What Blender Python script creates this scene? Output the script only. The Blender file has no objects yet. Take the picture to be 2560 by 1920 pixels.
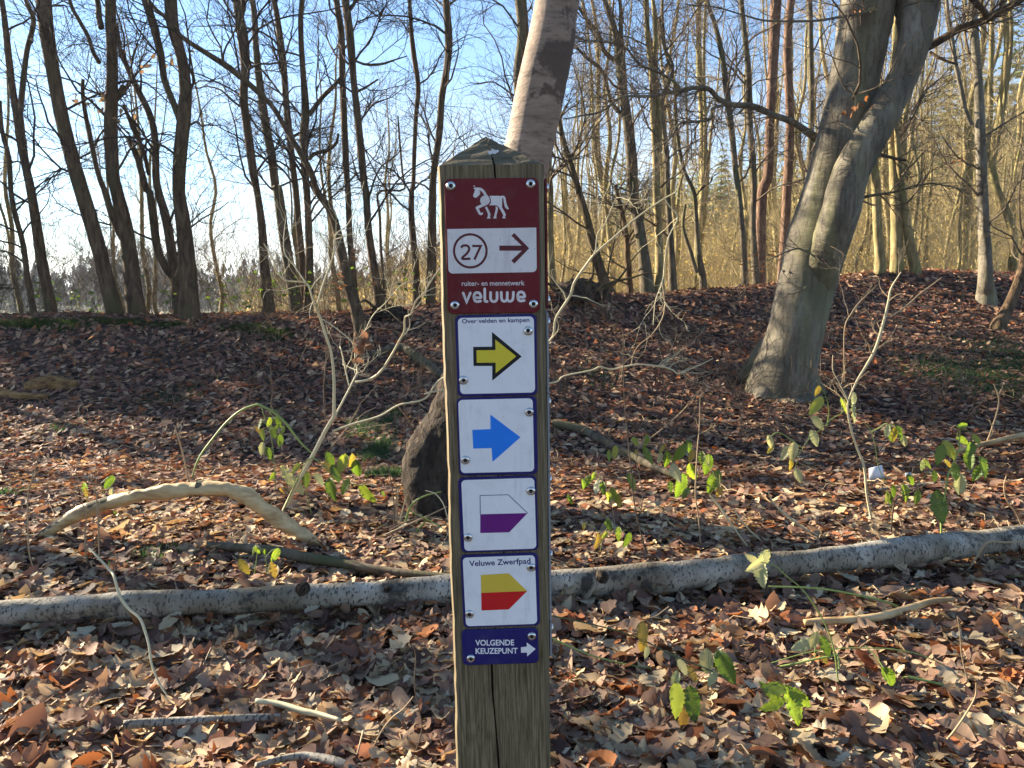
import bpy, bmesh, math, random
import numpy as np
from mathutils import Vector, Matrix
S = bpy.context.scene
COL = S.collection
S.cycles.max_bounces = 4; S.cycles.diffuse_bounces = 3; S.cycles.glossy_bounces = 1; S.cycles.transmission_bounces = 2; S.cycles.volume_bounces = 0
rng = np.random.default_rng(7)
R = math.radians
# ------------------------------------------------------------------ camera
PITCH = R(7.3); FPX = 1923.0
cam = bpy.data.cameras.new('camera'); camo = bpy.data.objects.new('camera', cam); COL.objects.link(camo)
cam.sensor_width = 36; cam.lens = FPX / 2560 * 36; cam.clip_start = .05; cam.clip_end = 6000
camo.location = (0, 0, 1.35); camo.rotation_euler = (math.pi / 2 - PITCH, 0, 0)
S.camera = camo
# ------------------------------------------------------------------ sky, sun, exposure
SUN_AZ = -61.0; SUN_EL = 21.0
w = bpy.data.worlds.new('World'); S.world = w; w.use_nodes = True
nt = w.node_tree; N = nt.nodes; Lk = nt.links.new
sky = N.new('ShaderNodeTexSky'); sky.sky_type = 'NISHITA'; sky.sun_disc = False
sky.sun_elevation = R(SUN_EL); sky.sun_rotation = R(SUN_AZ); sky.dust_density = .04; sky.ozone_density = 4.2; sky.air_density = 1.0; sky.altitude = 20
bg = N['Background']; bg.inputs[1].default_value = .058
tc = N.new('ShaderNodeTexCoord'); mp = N.new('ShaderNodeMapping'); mp.inputs['Scale'].default_value = (2.2, 2.2, 7.5); mp.inputs['Location'].default_value = (.4, .9, .2)
nz = N.new('ShaderNodeTexNoise'); nz.inputs['Scale'].default_value = 1.5; nz.inputs['Detail'].default_value = 7; nz.inputs['Roughness'].default_value = .58
rp = N.new('ShaderNodeValToRGB'); rp.color_ramp.elements[0].position = .44; rp.color_ramp.elements[1].position = .62
sx = N.new('ShaderNodeSeparateXYZ'); mr = N.new('ShaderNodeMapRange'); mr.inputs[1].default_value = .03; mr.inputs[2].default_value = .26; mr.inputs[3].default_value = .9; mr.inputs[4].default_value = .03
mu = N.new('ShaderNodeMath'); mu.operation = 'MULTIPLY'
mx = N.new('ShaderNodeMixRGB'); mx.inputs[2].default_value = (3.9, 3.85, 3.8, 1)
Lk(tc.outputs['Generated'], mp.inputs[0]); Lk(mp.outputs[0], nz.inputs[0]); Lk(nz.outputs[0], rp.inputs[0])
Lk(tc.outputs['Generated'], sx.inputs[0]); Lk(sx.outputs[2], mr.inputs[0]); Lk(rp.outputs[0], mu.inputs[0]); Lk(mr.outputs[0], mu.inputs[1])
Lk(mu.outputs[0], mx.inputs[0]); Lk(sky.outputs[0], mx.inputs[1]); Lk(mx.outputs[0], bg.inputs[0])
sl = bpy.data.lights.new('sun', 'SUN'); sl.energy = 5.0; sl.angle = R(.5); sl.color = (1, .89, .70)
so = bpy.data.objects.new('sun', sl); COL.objects.link(so)
SD = Vector((math.sin(R(SUN_AZ)) * math.cos(R(SUN_EL)), math.cos(R(SUN_AZ)) * math.cos(R(SUN_EL)), math.sin(R(SUN_EL))))
so.rotation_euler = SD.to_track_quat('Z', 'Y').to_euler()
so.location = SD * 60
vs = S.view_settings; vs.view_transform = 'Standard'; vs.look = 'None'; vs.exposure = 2.35; vs.gamma = 1; vs.use_curve_mapping = False
# ------------------------------------------------------------------ helpers
FW = np.array([0, math.cos(PITCH), -math.sin(PITCH)]); UPV = np.array([0, math.sin(PITCH), math.cos(PITCH)])
def ray(px, py): return FW + (px - 1280) / FPX * np.array([1., 0, 0]) + (960 - py) / FPX * UPV
CP = np.array([0, 0, 1.35])
def P(px, py, d):
    r = ray(px, py); return CP + r * (d / r[1])
def tl(c, r, pts):
    """coordinates read off an enlarged tile -> photograph coordinates"""
    return [(c * 640 + q[0] / 3.456, r * 480 + q[1] / 3.456) + tuple(v / 3.456 for v in q[2:]) for q in pts]
def sm(a, b, x):
    t = np.clip((np.asarray(x, float) - a) / (b - a), 0, 1); return t * t * (3 - 2 * t)
def vno(x, y, s=0):
    xi = np.floor(x).astype(np.int64); yi = np.floor(y).astype(np.int64); fx = x - xi; fy = y - yi
    def h(a, b):
        n = (a * 374761393 + b * 668265263 + s * 974711) & 0xffffffff
        n = ((n ^ (n >> 13)) * 1274126177) & 0xffffffff
        return ((n ^ (n >> 16)) & 0xffff) / 32768. - 1
    u = fx * fx * (3 - 2 * fx); v = fy * fy * (3 - 2 * fy)
    return (h(xi, yi) * (1 - u) + h(xi + 1, yi) * u) * (1 - v) + (h(xi, yi + 1) * (1 - u) + h(xi + 1, yi + 1) * u) * v
CA = [-.9, -.67, -.33, -.15, .06, .2, .33, .43, .5, .67, .9]
CY = [798, 800, 792, 775, 738, 735, 715, 692, 676, 684, 690]
CD = [10.5, 10.5, 11, 11.5, 12.5, 13, 13.5, 14.5, 15, 15, 15]
CZ = [1.35 + (lambda q: q[2] / q[1])(ray(1280, yy)) * dd for yy, dd in zip(CY, CD)]
def H(x, y):
    x = np.asarray(x, float); y = np.asarray(y, float)
    a = np.clip(x / np.maximum(y, 4.), -.9, .9)
    yc = np.interp(a, CA, CD); zc = np.interp(a, CA, CZ)
    dip = -.22
    z = dip * sm(4.6, 7.0, y)
    t = np.clip((y - 6.8) / (yc - 6.8), 0, 1)
    rise = np.where(t < .8, t * t * .55 + t * .45, (.8 * .8 * .55 + .8 * .45) + (1 - .712) * (1 - ((1 - t) / .2) ** 1.7))
    z = z + (zc - dip) * np.clip(rise, 0, 1)
    wr = sm(-.28, .04, a)
    back = np.maximum(y - yc, 0)
    left = zc - (zc + 2.6) * sm(.3, 22, back)
    hill = np.interp(a, [-.9, -.36, -.15, .06, .2, .35, .5, .9], [-2.6, -2.6, 2.8, 6.6, 7.8, 9.5, 14., 17.])
    right = zc - .9 * sm(.2, 7, back) + (hill - zc + .9) * sm(8, 85, back)
    z = np.where(back > 0, left * (1 - wr) + right * wr, z)
    near = 1 - sm(14, 40, y)
    z = z + near * (.030 * vno(x * 1.3, y * 1.3, 1) + .018 * vno(x * 3.7, y * 3.7, 2) + .06 * vno(x * .45, y * .45, 3) * sm(5, 8, y)) + (1 - near) * .5 * vno(x * .07, y * .07, 4)
    return z
def hit(px, py, h=0.0):
    r = ray(px, py); t = 1.0
    ts = np.concatenate([np.arange(1, 25, .02), np.arange(25, 120, .2)])
    q = CP[None] + r[None] * ts[:, None]
    g = q[:, 2] - H(q[:, 0], q[:, 1]) - h
    i = np.argmax(g < 0)
    return q[i]
def cat(pts, n):
    """Catmull-Rom resample of a polyline (any dimension)"""
    p = np.asarray(pts, float)
    if len(p) == 2:
        t = np.linspace(0, 1, n)[:, None]; return p[0] * (1 - t) + p[1] * t
    e = np.vstack([2 * p[0] - p[1], p, 2 * p[-1] - p[-2]])
    u = np.linspace(0, len(p) - 1 - 1e-9, n); i = u.astype(int); f = (u - i)[:, None]
    a, b, c, d = e[i], e[i + 1], e[i + 2], e[i + 3]
    return .5 * (2 * b + (c - a) * f + (2 * a - 5 * b + 4 * c - d) * f ** 2 + (3 * b - a - 3 * c + d) * f ** 3)
def nrm(v): return v / np.maximum(np.linalg.norm(v, axis=-1, keepdims=True), 1e-9)
def tubes(Pp, Rr, sides, lump=0.0, flare=None):
    Pp = np.asarray(Pp, float); Rr = np.asarray(Rr, float)
    if Pp.ndim == 2: Pp = Pp[None]; Rr = Rr[None]
    M, K, _ = Pp.shape
    T = nrm(np.gradient(Pp, axis=1))
    mt = nrm(T.mean(1))
    ref = np.where(np.abs(mt[:, :1]) < .6, np.array([[1., 0, 0]]), np.array([[0, .3, 1.]]))
    A = nrm(np.cross(T, ref[:, None, :])); B = np.cross(T, A)
    th = np.arange(sides) / sides * 2 * math.pi
    rad = Rr[:, :, None] * np.ones(sides)[None, None]
    if lump:
        kk = np.arange(K)[None, :, None]; ph = rng.uniform(0, 6, (M, 1, 1))
        rad = rad * (1 + lump * (.6 * np.sin(2 * th[None, None] + ph + kk * .35) + .5 * np.sin(3 * th[None, None] - ph + kk * .21) + .5 * rng.normal(0, .6, rad.shape)))
    V = Pp[:, :, None] + rad[..., None] * (A[:, :, None] * np.cos(th)[None, None, :, None] + B[:, :, None] * np.sin(th)[None, None, :, None])
    V = V.reshape(-1, 3)
    m = np.arange(M)[:, None, None] * K * sides; k = np.arange(K - 1)[None, :, None] * sides; s = np.arange(sides)[None, None]
    s2 = (s + 1) % sides
    Q = np.stack([m + k + s, m + k + s2, m + k + sides + s2, m + k + sides + s], -1).reshape(-1, 4)
    return V, Q
def wloc(o):
    v = np.zeros(3)
    while o: v = v + np.array(o.location); o = o.parent
    return v
class MB:
    def __init__(s): s.V = []; s.F = []; s.n = 0; s.C = []
    def add(s, V, F, col=None):
        V = np.asarray(V, float); s.V.append(V)
        for f in (F if isinstance(F, list) else [F]):
            s.F.append(np.asarray(f) + s.n)
        s.n += len(V)
        if col is not None: s.C.append(np.broadcast_to(np.asarray(col, float), (len(V), 3)))
        return s
    def tube(s, Pp, Rr, sides=8, lump=0, cap=False, col=None):
        V, Q = tubes(Pp, Rr, sides, lump); F = [Q]
        if cap:
            F = [Q, np.array([np.arange(sides)[::-1]]), np.array([len(V) - sides + np.arange(sides)])]
        return s.add(V, F, col)
    def mesh(s, name, org=(0, 0, 0), smooth=True):
        V = (np.concatenate(s.V) - np.asarray(org)).astype(np.float32)
        me = bpy.data.meshes.new(name); me.vertices.add(len(V)); me.vertices.foreach_set('co', V.ravel())
        li = np.concatenate([f.ravel() for f in s.F]); ln = np.concatenate([np.full(len(f), f.shape[1]) for f in s.F])
        me.loops.add(len(li)); me.loops.foreach_set('vertex_index', li.astype(np.int32))
        st = np.concatenate([[0], np.cumsum(ln)[:-1]])
        me.polygons.add(len(ln)); me.polygons.foreach_set('loop_start', st.astype(np.int32)); me.polygons.foreach_set('loop_total', ln.astype(np.int32))
        if smooth: me.polygons.foreach_set('use_smooth', np.ones(len(ln), bool))
        if s.C:
            c = np.concatenate(s.C); at = me.color_attributes.new('Col', 'FLOAT_COLOR', 'POINT')
            at.data.foreach_set('color', np.concatenate([c, np.ones((len(c), 1))], 1).astype(np.float32).ravel())
        me.update(calc_edges=True); return me
    def obj(s, name, mat, parent=None, org=None, smooth=True):
        o0 = wloc(parent) if org is None and parent else np.array(org if org is not None else (0, 0, 0), float)
        me = s.mesh(name, o0, smooth)
        return link(name, me, mat, parent, None if parent else o0)
def link(name, me, mat, parent=None, loc=None):
    o = bpy.data.objects.new(name, me); COL.objects.link(o)
    if mat is not None and not me.materials: me.materials.append(mat)
    if parent: o.parent = parent
    if loc is not None: o.location = loc
    return o
def thing(name, label, cat_, loc=(0, 0, 0), group=None):
    o = bpy.data.objects.new(name, None); COL.objects.link(o); o.location = tuple(float(v) for v in loc); o.empty_display_size = .1
    o['label'] = label; o['category'] = cat_
    if group: o['group'] = group
    o.matrix_world = Matrix.Translation(Vector(o.location))
    return o
def tag(o, label, cat_, group=None):
    o['label'] = label; o['category'] = cat_
    if group: o['group'] = group
    return o
def kind(o, k, label=None):
    o['kind'] = k
    if label: o['label'] = label
    return o
def copy_tree(o, parent=None):
    c = o.copy(); COL.objects.link(c); c.parent = parent
    for ch in list(o.children): copy_tree(ch, c)
    return c
# ------------------------------------------------------------------ materials
MATS = {}
class NB:
    def __init__(s, name):
        s.m = bpy.data.materials.new(name); s.m.use_nodes = True; s.t = s.m.node_tree; s.b = s.t.nodes['Principled BSDF']; s.o = s.t.nodes['Material Output']
    def n(s, ty, **kw):
        q = s.t.nodes.new('ShaderNode' + ty)
        for k, v in kw.items():
            if k.startswith('i_'):
                key = k[2:]; q.inputs[int(key) if key.isdigit() else key.replace('_', ' ')].default_value = v
            else: setattr(q, k, v)
        return q
    def l(s, a, b): s.t.links.new(a, b)
    def coord(s, scale=(1, 1, 1), src='Object'):
        c = s.n('TexCoord'); m = s.n('Mapping'); m.inputs['Scale'].default_value = scale; s.l(c.outputs[src], m.inputs[0]); return m.outputs[0]
    def noise(s, co, scale, detail=5, rough=.55, dist=0):
        q = s.n('TexNoise'); q.inputs['Scale'].default_value = scale; q.inputs['Detail'].default_value = detail; q.inputs['Roughness'].default_value = rough; q.inputs['Distortion'].default_value = dist
        s.l(co, q.inputs[0]); return q.outputs[0]
    def ramp(s, f, stops):
        q = s.n('ValToRGB'); e = q.color_ramp.elements
        while len(e) < len(stops): e.new(.5)
        for i, (p, c) in enumerate(stops):
            e[i].position = p; e[i].color = (*c, 1) if len(c) == 3 else c
        s.l(f, q.inputs[0]); return q.outputs[0]
    def mix(s, f, a, b, mode='MIX'):
        q = s.n('MixRGB'); q.blend_type = mode
        for v, i in ((f, 0), (a, 1), (b, 2)):
            if isinstance(v, (int, float)): q.inputs[i].default_value = v if i == 0 else (v, v, v, 1)
            elif isinstance(v, tuple): q.inputs[i].default_value = (*v, 1)
            else: s.l(v, q.inputs[i])
        return q.outputs[0]
    def base(s, v):
        if isinstance(v, tuple): s.b.inputs['Base Color'].default_value = (*v, 1)
        else: s.l(v, s.b.inputs['Base Color'])
    def set(s, rough=.8, spec=.3, metal=0):
        s.b.inputs['Roughness'].default_value = rough; s.b.inputs['Specular IOR Level'].default_value = spec; s.b.inputs['Metallic'].default_value = metal
    def bump(s, h, st=.5, d=.01):
        q = s.n('Bump'); q.inputs['Strength'].default_value = st; q.inputs['Distance'].default_value = d; s.l(h, q.inputs['Height']); s.l(q.outputs[0], s.b.inputs['Normal']); return q
    def translucent(s, col, f, nrm=None):
        tr = s.n('BsdfTranslucent'); ms = s.n('MixShader'); ms.inputs[0].default_value = f
        if isinstance(col, tuple): tr.inputs[0].default_value = (*col, 1)
        else: s.l(col, tr.inputs[0])
        s.l(s.b.outputs[0], ms.inputs[1]); s.l(tr.outputs[0], ms.inputs[2]); s.l(ms.outputs[0], s.o.inputs[0])
def plain(name, col, rough=.6, spec=.3, metal=0):
    b = NB(name); b.base(col); b.set(rough, spec, metal); MATS[name] = b.m; return b.m
def bark(name, c0, c1, c2, sc=14, zs=.25, bst=.8, bd=.02, moss=None):
    b = NB(name); co = b.coord((1, 1, zs)); a = b.noise(co, sc, 6, .65, .4)
    c = b.ramp(a, [(.3, c0), (.5, c1), (.72, c2)])
    if moss:
        m = b.ramp(b.noise(b.coord((1, 1, .5)), 2.2, 4), [(.48, (0, 0, 0)), (.66, (.75, .75, .75))]); c = b.mix(m, c, moss)
    b.base(c); b.set(.9, .15); b.bump(a, bst, bd); MATS[name] = b.m; return b.m
bark('dark_bark', (.026, .015, .008), (.10, .064, .036), (.21, .138, .080), 15, .2, 1., .05, (.085, .072, .03))
bark('grey_bark', (.045, .034, .022), (.105, .082, .054), (.185, .148, .10), 12, .3, .5, .015, (.085, .09, .035))
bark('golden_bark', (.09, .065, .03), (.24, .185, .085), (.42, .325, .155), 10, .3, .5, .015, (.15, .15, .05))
bark('pine_bark', (.05, .028, .018), (.15, .085, .055), (.25, .16, .105), 11, .35, 1., .04)
bark('fissured_bark', (.014, .010, .007), (.05, .036, .026), (.10, .072, .05), 22, .3, 1.0, .06)
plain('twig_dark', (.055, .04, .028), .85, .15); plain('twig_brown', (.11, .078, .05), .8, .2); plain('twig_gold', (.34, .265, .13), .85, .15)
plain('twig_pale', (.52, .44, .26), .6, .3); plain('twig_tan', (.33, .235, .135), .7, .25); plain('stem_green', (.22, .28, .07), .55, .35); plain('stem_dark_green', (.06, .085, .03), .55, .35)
# smooth beech bark
b = NB('beech_bark'); co = b.coord((1, 1, .35)); a = b.noise(co, 4, 5, .6); l2 = b.noise(b.coord((1, 1, 6)), 5, 6, .6, .5)
c = b.ramp(a, [(.3, (.075, .06, .04)), (.5, (.15, .124, .084)), (.72, (.26, .225, .165))]); c = b.mix(b.ramp(l2, [(.66, (0, 0, 0)), (.74, (.55, .55, .55))]), c, (.05, .043, .033))
c = b.mix(b.ramp(b.noise(b.coord((1, 1, .12)), 26, 6, .7), [(.48, (0, 0, 0)), (.66, (.8, .8, .8))]), c, (.04, .031, .021)); c = b.mix(b.ramp(b.noise(b.coord(), 55, 3), [(.66, (0, 0, 0)), (.72, (.7, .7, .7))]), c, (.30, .275, .21)); g = b.ramp(b.noise(b.coord((1, 1, .15)), 3.1, 3), [(.5, (0, 0, 0)), (.68, (.6, .6, .6))]); c = b.mix(g, c, (.16, .15, .06)); b.base(c); b.set(.75, .25)
b.bump(b.mix(.5, b.noise(b.coord((1, 1, .3)), 11, 6, .65, .5), l2), .8, .03); MATS['beech_bark'] = b.m
# birch bark (standing trunk): pinkish paper with dark dashes and rough plates
b = NB('birch_bark'); co = b.coord((1, 1, 1)); big = b.noise(co, 3.2, 6, .65, .6); ds = b.noise(b.coord((1, 1, 5)), 11, 7, .75)
c = b.ramp(b.noise(b.coord((1, 1, 3)), 6, 4), [(.3, (.19, .125, .085)), (.7, (.33, .235, .165))])
c = b.mix(b.ramp(ds, [(.52, (0, 0, 0)), (.64, (.8, .8, .8))]), c, (.10, .062, .045)); c = b.mix(b.ramp(big, [(.525, (0, 0, 0)), (.57, (.85, .85, .85))]), c, (.075, .048, .033))
b.base(c); b.set(.7, .25); b.bump(b.mix(.5, big, ds), .7, .03); MATS['birch_bark'] = b.m
# fallen birch: white with black specks, green-brown algae underneath
b = NB('log_bark'); sp = b.noise(b.coord((1.5, .8, .8)), 62, 3, .6); bl = b.noise(b.coord((1, 1, 1)), 5.5, 6, .7); al = b.noise(b.coord((1.2, 1, 1)), 2.3, 5, .6)
c = b.ramp(b.noise(b.coord((1, 1, 1)), 9, 4), [(.3, (.17, .138, .095)), (.7, (.43, .385, .31))]); c = b.mix(b.ramp(al, [(.40, (0, 0, 0)), (.62, (.85, .85, .85))]), c, (.125, .095, .055))
c = b.mix(b.ramp(sp, [(.55, (0, 0, 0)), (.61, (.85, .85, .85))]), c, (.035, .03, .026)); c = b.mix(b.ramp(bl, [(.56, (0, 0, 0)), (.63, (.9, .9, .9))]), c, (.03, .026, .022))
b.base(c); b.set(.75, .25); b.bump(b.mix(.5, sp, bl), .6, .012); MATS['log_bark'] = b.m
# bare wood
b = NB('bare_wood'); a = b.noise(b.coord((.25, 1, 1)), 18, 6, .6, .4); b.base(b.ramp(a, [(.3, (.16, .085, .035)), (.46, (.42, .27, .12)), (.6, (.56, .39, .19)), (.75, (.66, .50, .28))])); b.set(.6, .3); b.bump(a, .7, .012); MATS['bare_wood'] = b.m
b = NB('rotten_wood'); a = b.noise(b.coord((.3, 1, 1)), 22, 6, .7, .5); b.base(b.ramp(a, [(.35, (.06, .03, .014)), (.55, (.27, .15, .06)), (.75, (.42, .27, .12))])); b.set(.9, .1); b.bump(a, .9, .02); MATS['rotten_wood'] = b.m
plain('cut_wood', (.30, .21, .12), .8, .2)
# litter leaves: colour comes from each leaf
def leafmat(name, colf, tf=.28, rough=.5):
    b = NB(name); c = colf(b); vn = b.noise(b.coord((1, 1, 1), 'Object'), 160, 2); c2 = b.mix(.35, c, b.mix(vn, (.35, .35, .35), (1.4, 1.4, 1.4)), 'MULTIPLY')
    b.base(c2); b.set(rough + .18, .14); b.translucent(b.mix(1.0, c2, (1.2, .95, .68), 'MULTIPLY'), tf); MATS[name] = b.m
def vcol(b):
    q = b.n('Attribute'); q.attribute_name = 'Col'; return q.outputs[0]
PAL = [((.23, .135, .088), 5), ((.29, .19, .125), 5), ((.165, .09, .064), 4.5), ((.36, .255, .145), 4.5), ((.49, .37, .215), 3.8), ((.085, .05, .037), 2.0), ((.34, .13, .045), 1.1), ((.47, .385, .255), 1.9), ((.24, .085, .035), 1.0)]
def objrand(b):
    q = b.n('ObjectInfo'); tot = sum(x[1] for x in PAL); ps = []; acc = 0
    for c_, w_ in PAL: ps.append((acc / tot, c_)); acc += w_
    r = b.ramp(q.outputs['Random'], ps); r.node.color_ramp.interpolation = 'CONSTANT'; return r
leafmat('litter', vcol); leafmat('litter_leaf', objrand)
leafmat('orange_leaf', lambda b: b.ramp(b.n('ObjectInfo').outputs['Random'], [(0, (.30, .13, .05)), (1, (.44, .25, .12))]), .4)
def greenleaf(name, stops, tcol, tf=.45):
    b = NB(name); q = b.n('ObjectInfo'); c = b.ramp(q.outputs['Random'], stops); blot = b.ramp(b.noise(b.coord((1, 1, 1)), 28, 4), [(.55, (0, 0, 0)), (.7, (.6, .6, .6))])
    vein = b.n('TexWave', wave_type='BANDS', bands_direction='DIAGONAL'); vein.inputs['Scale'].default_value = 36; vein.inputs['Distortion'].default_value = 2.5; b.l(b.coord(), vein.inputs[0])
    c = b.mix(blot, c, (.32, .23, .07)); c = b.mix(b.mix(.5, vein.outputs[1], 0.), c, b.mix(1., c, (1.5, 1.5, 1.4), 'MULTIPLY')); b.base(c); b.set(.42, .45); b.bump(vein.outputs[1], .25, .003)
    b.translucent(b.mix(1., c, tcol, 'MULTIPLY'), tf); MATS[name] = b.m
greenleaf('bramble_leaf', [(0, (.055, .10, .022)), (.4, (.10, .16, .03)), (.75, (.16, .21, .045)), (1, (.24, .26, .07))], (1.9, 1.9, .6))
greenleaf('pale_leaf', [(0, (.30, .33, .18)), (1, (.44, .41, .25))], (1.15, 1.1, .7), .35)
greenleaf('yellow_leaf', [(0, (.27, .24, .05)), (1, (.34, .20, .06))], (1.35, 1.25, .5), .4)
# ground
b = NB('forest_soil'); q = b.n('Attribute'); q.attribute_name = 'Col'; v = b.n('TexVoronoi'); v.inputs['Scale'].default_value = 16; v.inputs['Randomness'].default_value = 1; b.l(b.coord(), v.inputs[0])
vr = b.n('SeparateColor'); b.l(v.outputs['Color'], vr.inputs[0])
cc = b.ramp(vr.outputs[0], [(0, (.35, .33, .33)), (.5, (.9, .85, .85)), (1, (1.9, 1.7, 1.5))]); n2 = b.noise(b.coord(), 3, 6)
c = b.mix(1., q.outputs[0], cc, 'MULTIPLY'); c = b.mix(.7, c, b.ramp(n2, [(.3, (.55, .55, .55)), (.7, (1.3, 1.3, 1.3))]), 'MULTIPLY'); b.base(c); b.set(.9, .15); b.bump(b.mix(.5, v.outputs[0], n2), .8, .03); MATS['forest_soil'] = b.m
b = NB('dark_soil'); a = b.noise(b.coord(), 14, 7, .7); b.base(b.ramp(a, [(.3, (.016, .012, .009)), (.7, (.07, .05, .038))])); b.set(.95, .1); b.bump(a, 1., .04); MATS['dark_soil'] = b.m
b = NB('moss'); a = b.noise(b.coord(), 60, 4); b.base(b.ramp(a, [(.3, (.014, .026, .006)), (.7, (.05, .075, .016))])); b.set(.9, .1); b.translucent((.10, .15, .03), .25); MATS['moss'] = b.m
b = NB('grass_moss'); a = b.noise(b.coord(), 25, 4); b.base(b.ramp(a, [(.3, (.014, .036, .014)), (.7, (.045, .085, .03))])); b.set(.8, .2); b.translucent((.08, .16, .05), .3); MATS['grass_moss'] = b.m
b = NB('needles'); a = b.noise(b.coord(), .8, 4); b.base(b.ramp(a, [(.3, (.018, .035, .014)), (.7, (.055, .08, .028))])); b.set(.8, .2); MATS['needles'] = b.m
b = NB('lit_needles'); a = b.noise(b.coord(), .8, 4); b.base(b.ramp(a, [(.3, (.09, .12, .026)), (.7, (.24, .26, .065))])); b.set(.8, .2); MATS['lit_needles'] = b.m  # lighter, yellower copy of the spruce needles, sunlight put into the colour
b = NB('far_wood'); a = b.noise(b.coord(), .15, 4); b.base(b.ramp(a, [(.3, (.05, .046, .033)), (.7, (.115, .098, .068))])); b.set(.9, .1); MATS['far_wood'] = b.m
# ------------------------------------------------------------------ forest floor
def axis(lo, fine, hi, step, g):
    a = [fine[0]]
    while a[-1] < fine[1]: a.append(a[-1] + step)
    s = step
    while a[-1] < hi: s *= g; a.append(a[-1] + s)
    b_ = [fine[0]]; s = step
    while b_[-1] > lo: s *= g; b_.append(b_[-1] - s)
    return np.array(b_[:0:-1] + a)
gx = axis(-1600, (-13, 13), 1600, .13, 1.18); gy = axis(-60, (1, 17), 2600, .12, 1.13)
X, Y = np.meshgrid(gx, gy); Zg = H(X, Y)
V = np.stack([X, Y, Zg], -1).reshape(-1, 3)
ny, nx = X.shape; ii = (np.arange(ny - 1)[:, None] * nx + np.arange(nx - 1)[None]).ravel()
Q = np.stack([ii, ii + 1, ii + nx + 1, ii + nx], -1)
aa = (X / np.maximum(Y, 4)).ravel(); yy = Y.ravel()
soil = np.array([.050, .035, .028]); hillc = np.array([.30, .235, .115]); field = np.array([.10, .10, .05])
wf = sm(17, 30, yy)[:, None]; wl = (1 - sm(-.3, -.1, aa))[:, None]
colr = soil * (1 - wf) + wf * (field * wl + hillc * (1 - wl))
floor = MB().add(V, Q, colr).obj('forest_floor', MATS['forest_soil']); kind(floor, 'structure')
# ------------------------------------------------------------------ leaf litter
def leaf_tpl(k, n, r):
    """k 0 oak (lobed), 1 beech (oval), 2 chestnut (long); strip of n stations, length 1 along x"""
    t = np.linspace(0, 1, n)
    if k == 0:
        wd = .30 * np.sin(math.pi * np.clip(t * .95 + .03, 0, 1)) ** .75 * (.55 + .75 * t); wd *= (1 + .34 * np.cos(t * 2 * math.pi * 3.5 + .6)) if n > 11 else (np.where(np.arange(n) % 2 == 0, 1.15, .72) if n > 6 else 1); wd[-1] = .10; wd[-2] = max(wd[-2], .17); wd[0] = .015
    elif k == 1: wd = .31 * np.sin(math.pi * t) ** .8; wd[0] = .01; wd[-1] = .01
    else: wd = .20 * np.sin(math.pi * t) ** .6; wd[0] = .01; wd[-1] = .01; wd *= np.where(np.arange(n) % 2 == 0, 1.08, .9)
    jl = 1 + r.normal(0, .05, n); jr = 1 + r.normal(0, .05, n)
    cu = r.uniform(-.7, 1.1); lo = r.uniform(-.5, .6); tw = r.uniform(-.8, .8); bend = r.uniform(-.15, .15)
    x = t - .5; yb = bend * (t - .5) ** 2 * 4
    sx_ = (-.03 if k == 0 else 0) * np.ones(n)
    L = np.stack([x + sx_, yb + wd * jl, cu * wd * wd * 2 + lo * x * x + tw * x * wd + r.normal(0, .012, n)], -1)
    M = np.stack([x, yb, lo * x * x - .015], -1)
    Rg = np.stack([x + sx_, yb - wd * jr, cu * wd * wd * 2 + lo * x * x - tw * x * wd + r.normal(0, .02, n)], -1)
    Vt = np.concatenate([L, M, Rg]); i = np.arange(n - 1)
    F = np.concatenate([np.stack([i, n + i, n + i + 1, i + 1], -1), np.stack([n + i, 2 * n + i, 2 * n + i + 1, n + i + 1], -1)])
    return Vt, F
PC = np.array([c_ for c_, w_ in PAL]); PW = np.array([w_ for c_, w_ in PAL]); PW = PW / PW.sum()
def rotmats(n, r, tilt):
    az = r.uniform(0, 6.283, n); ta = np.abs(r.normal(0, tilt, n)); td = r.uniform(0, 6.283, n)
    ca, sa = np.cos(az), np.sin(az); Z0 = np.zeros(n); O1 = np.ones(n)
    Rz = np.stack([np.stack([ca, -sa, Z0], -1), np.stack([sa, ca, Z0], -1), np.stack([Z0, Z0, O1], -1)], -2)
    kx, ky = np.cos(td), np.sin(td); c, s = np.cos(ta), np.sin(ta)
    Rt = np.stack([np.stack([c + kx * kx * (1 - c), kx * ky * (1 - c), ky * s], -1), np.stack([kx * ky * (1 - c), c + ky * ky * (1 - c), -kx * s], -1), np.stack([-ky * s, kx * s, c], -1)], -2)
    return Rt @ Rz
lit = MB(); lr = np.random.default_rng(11)
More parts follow.
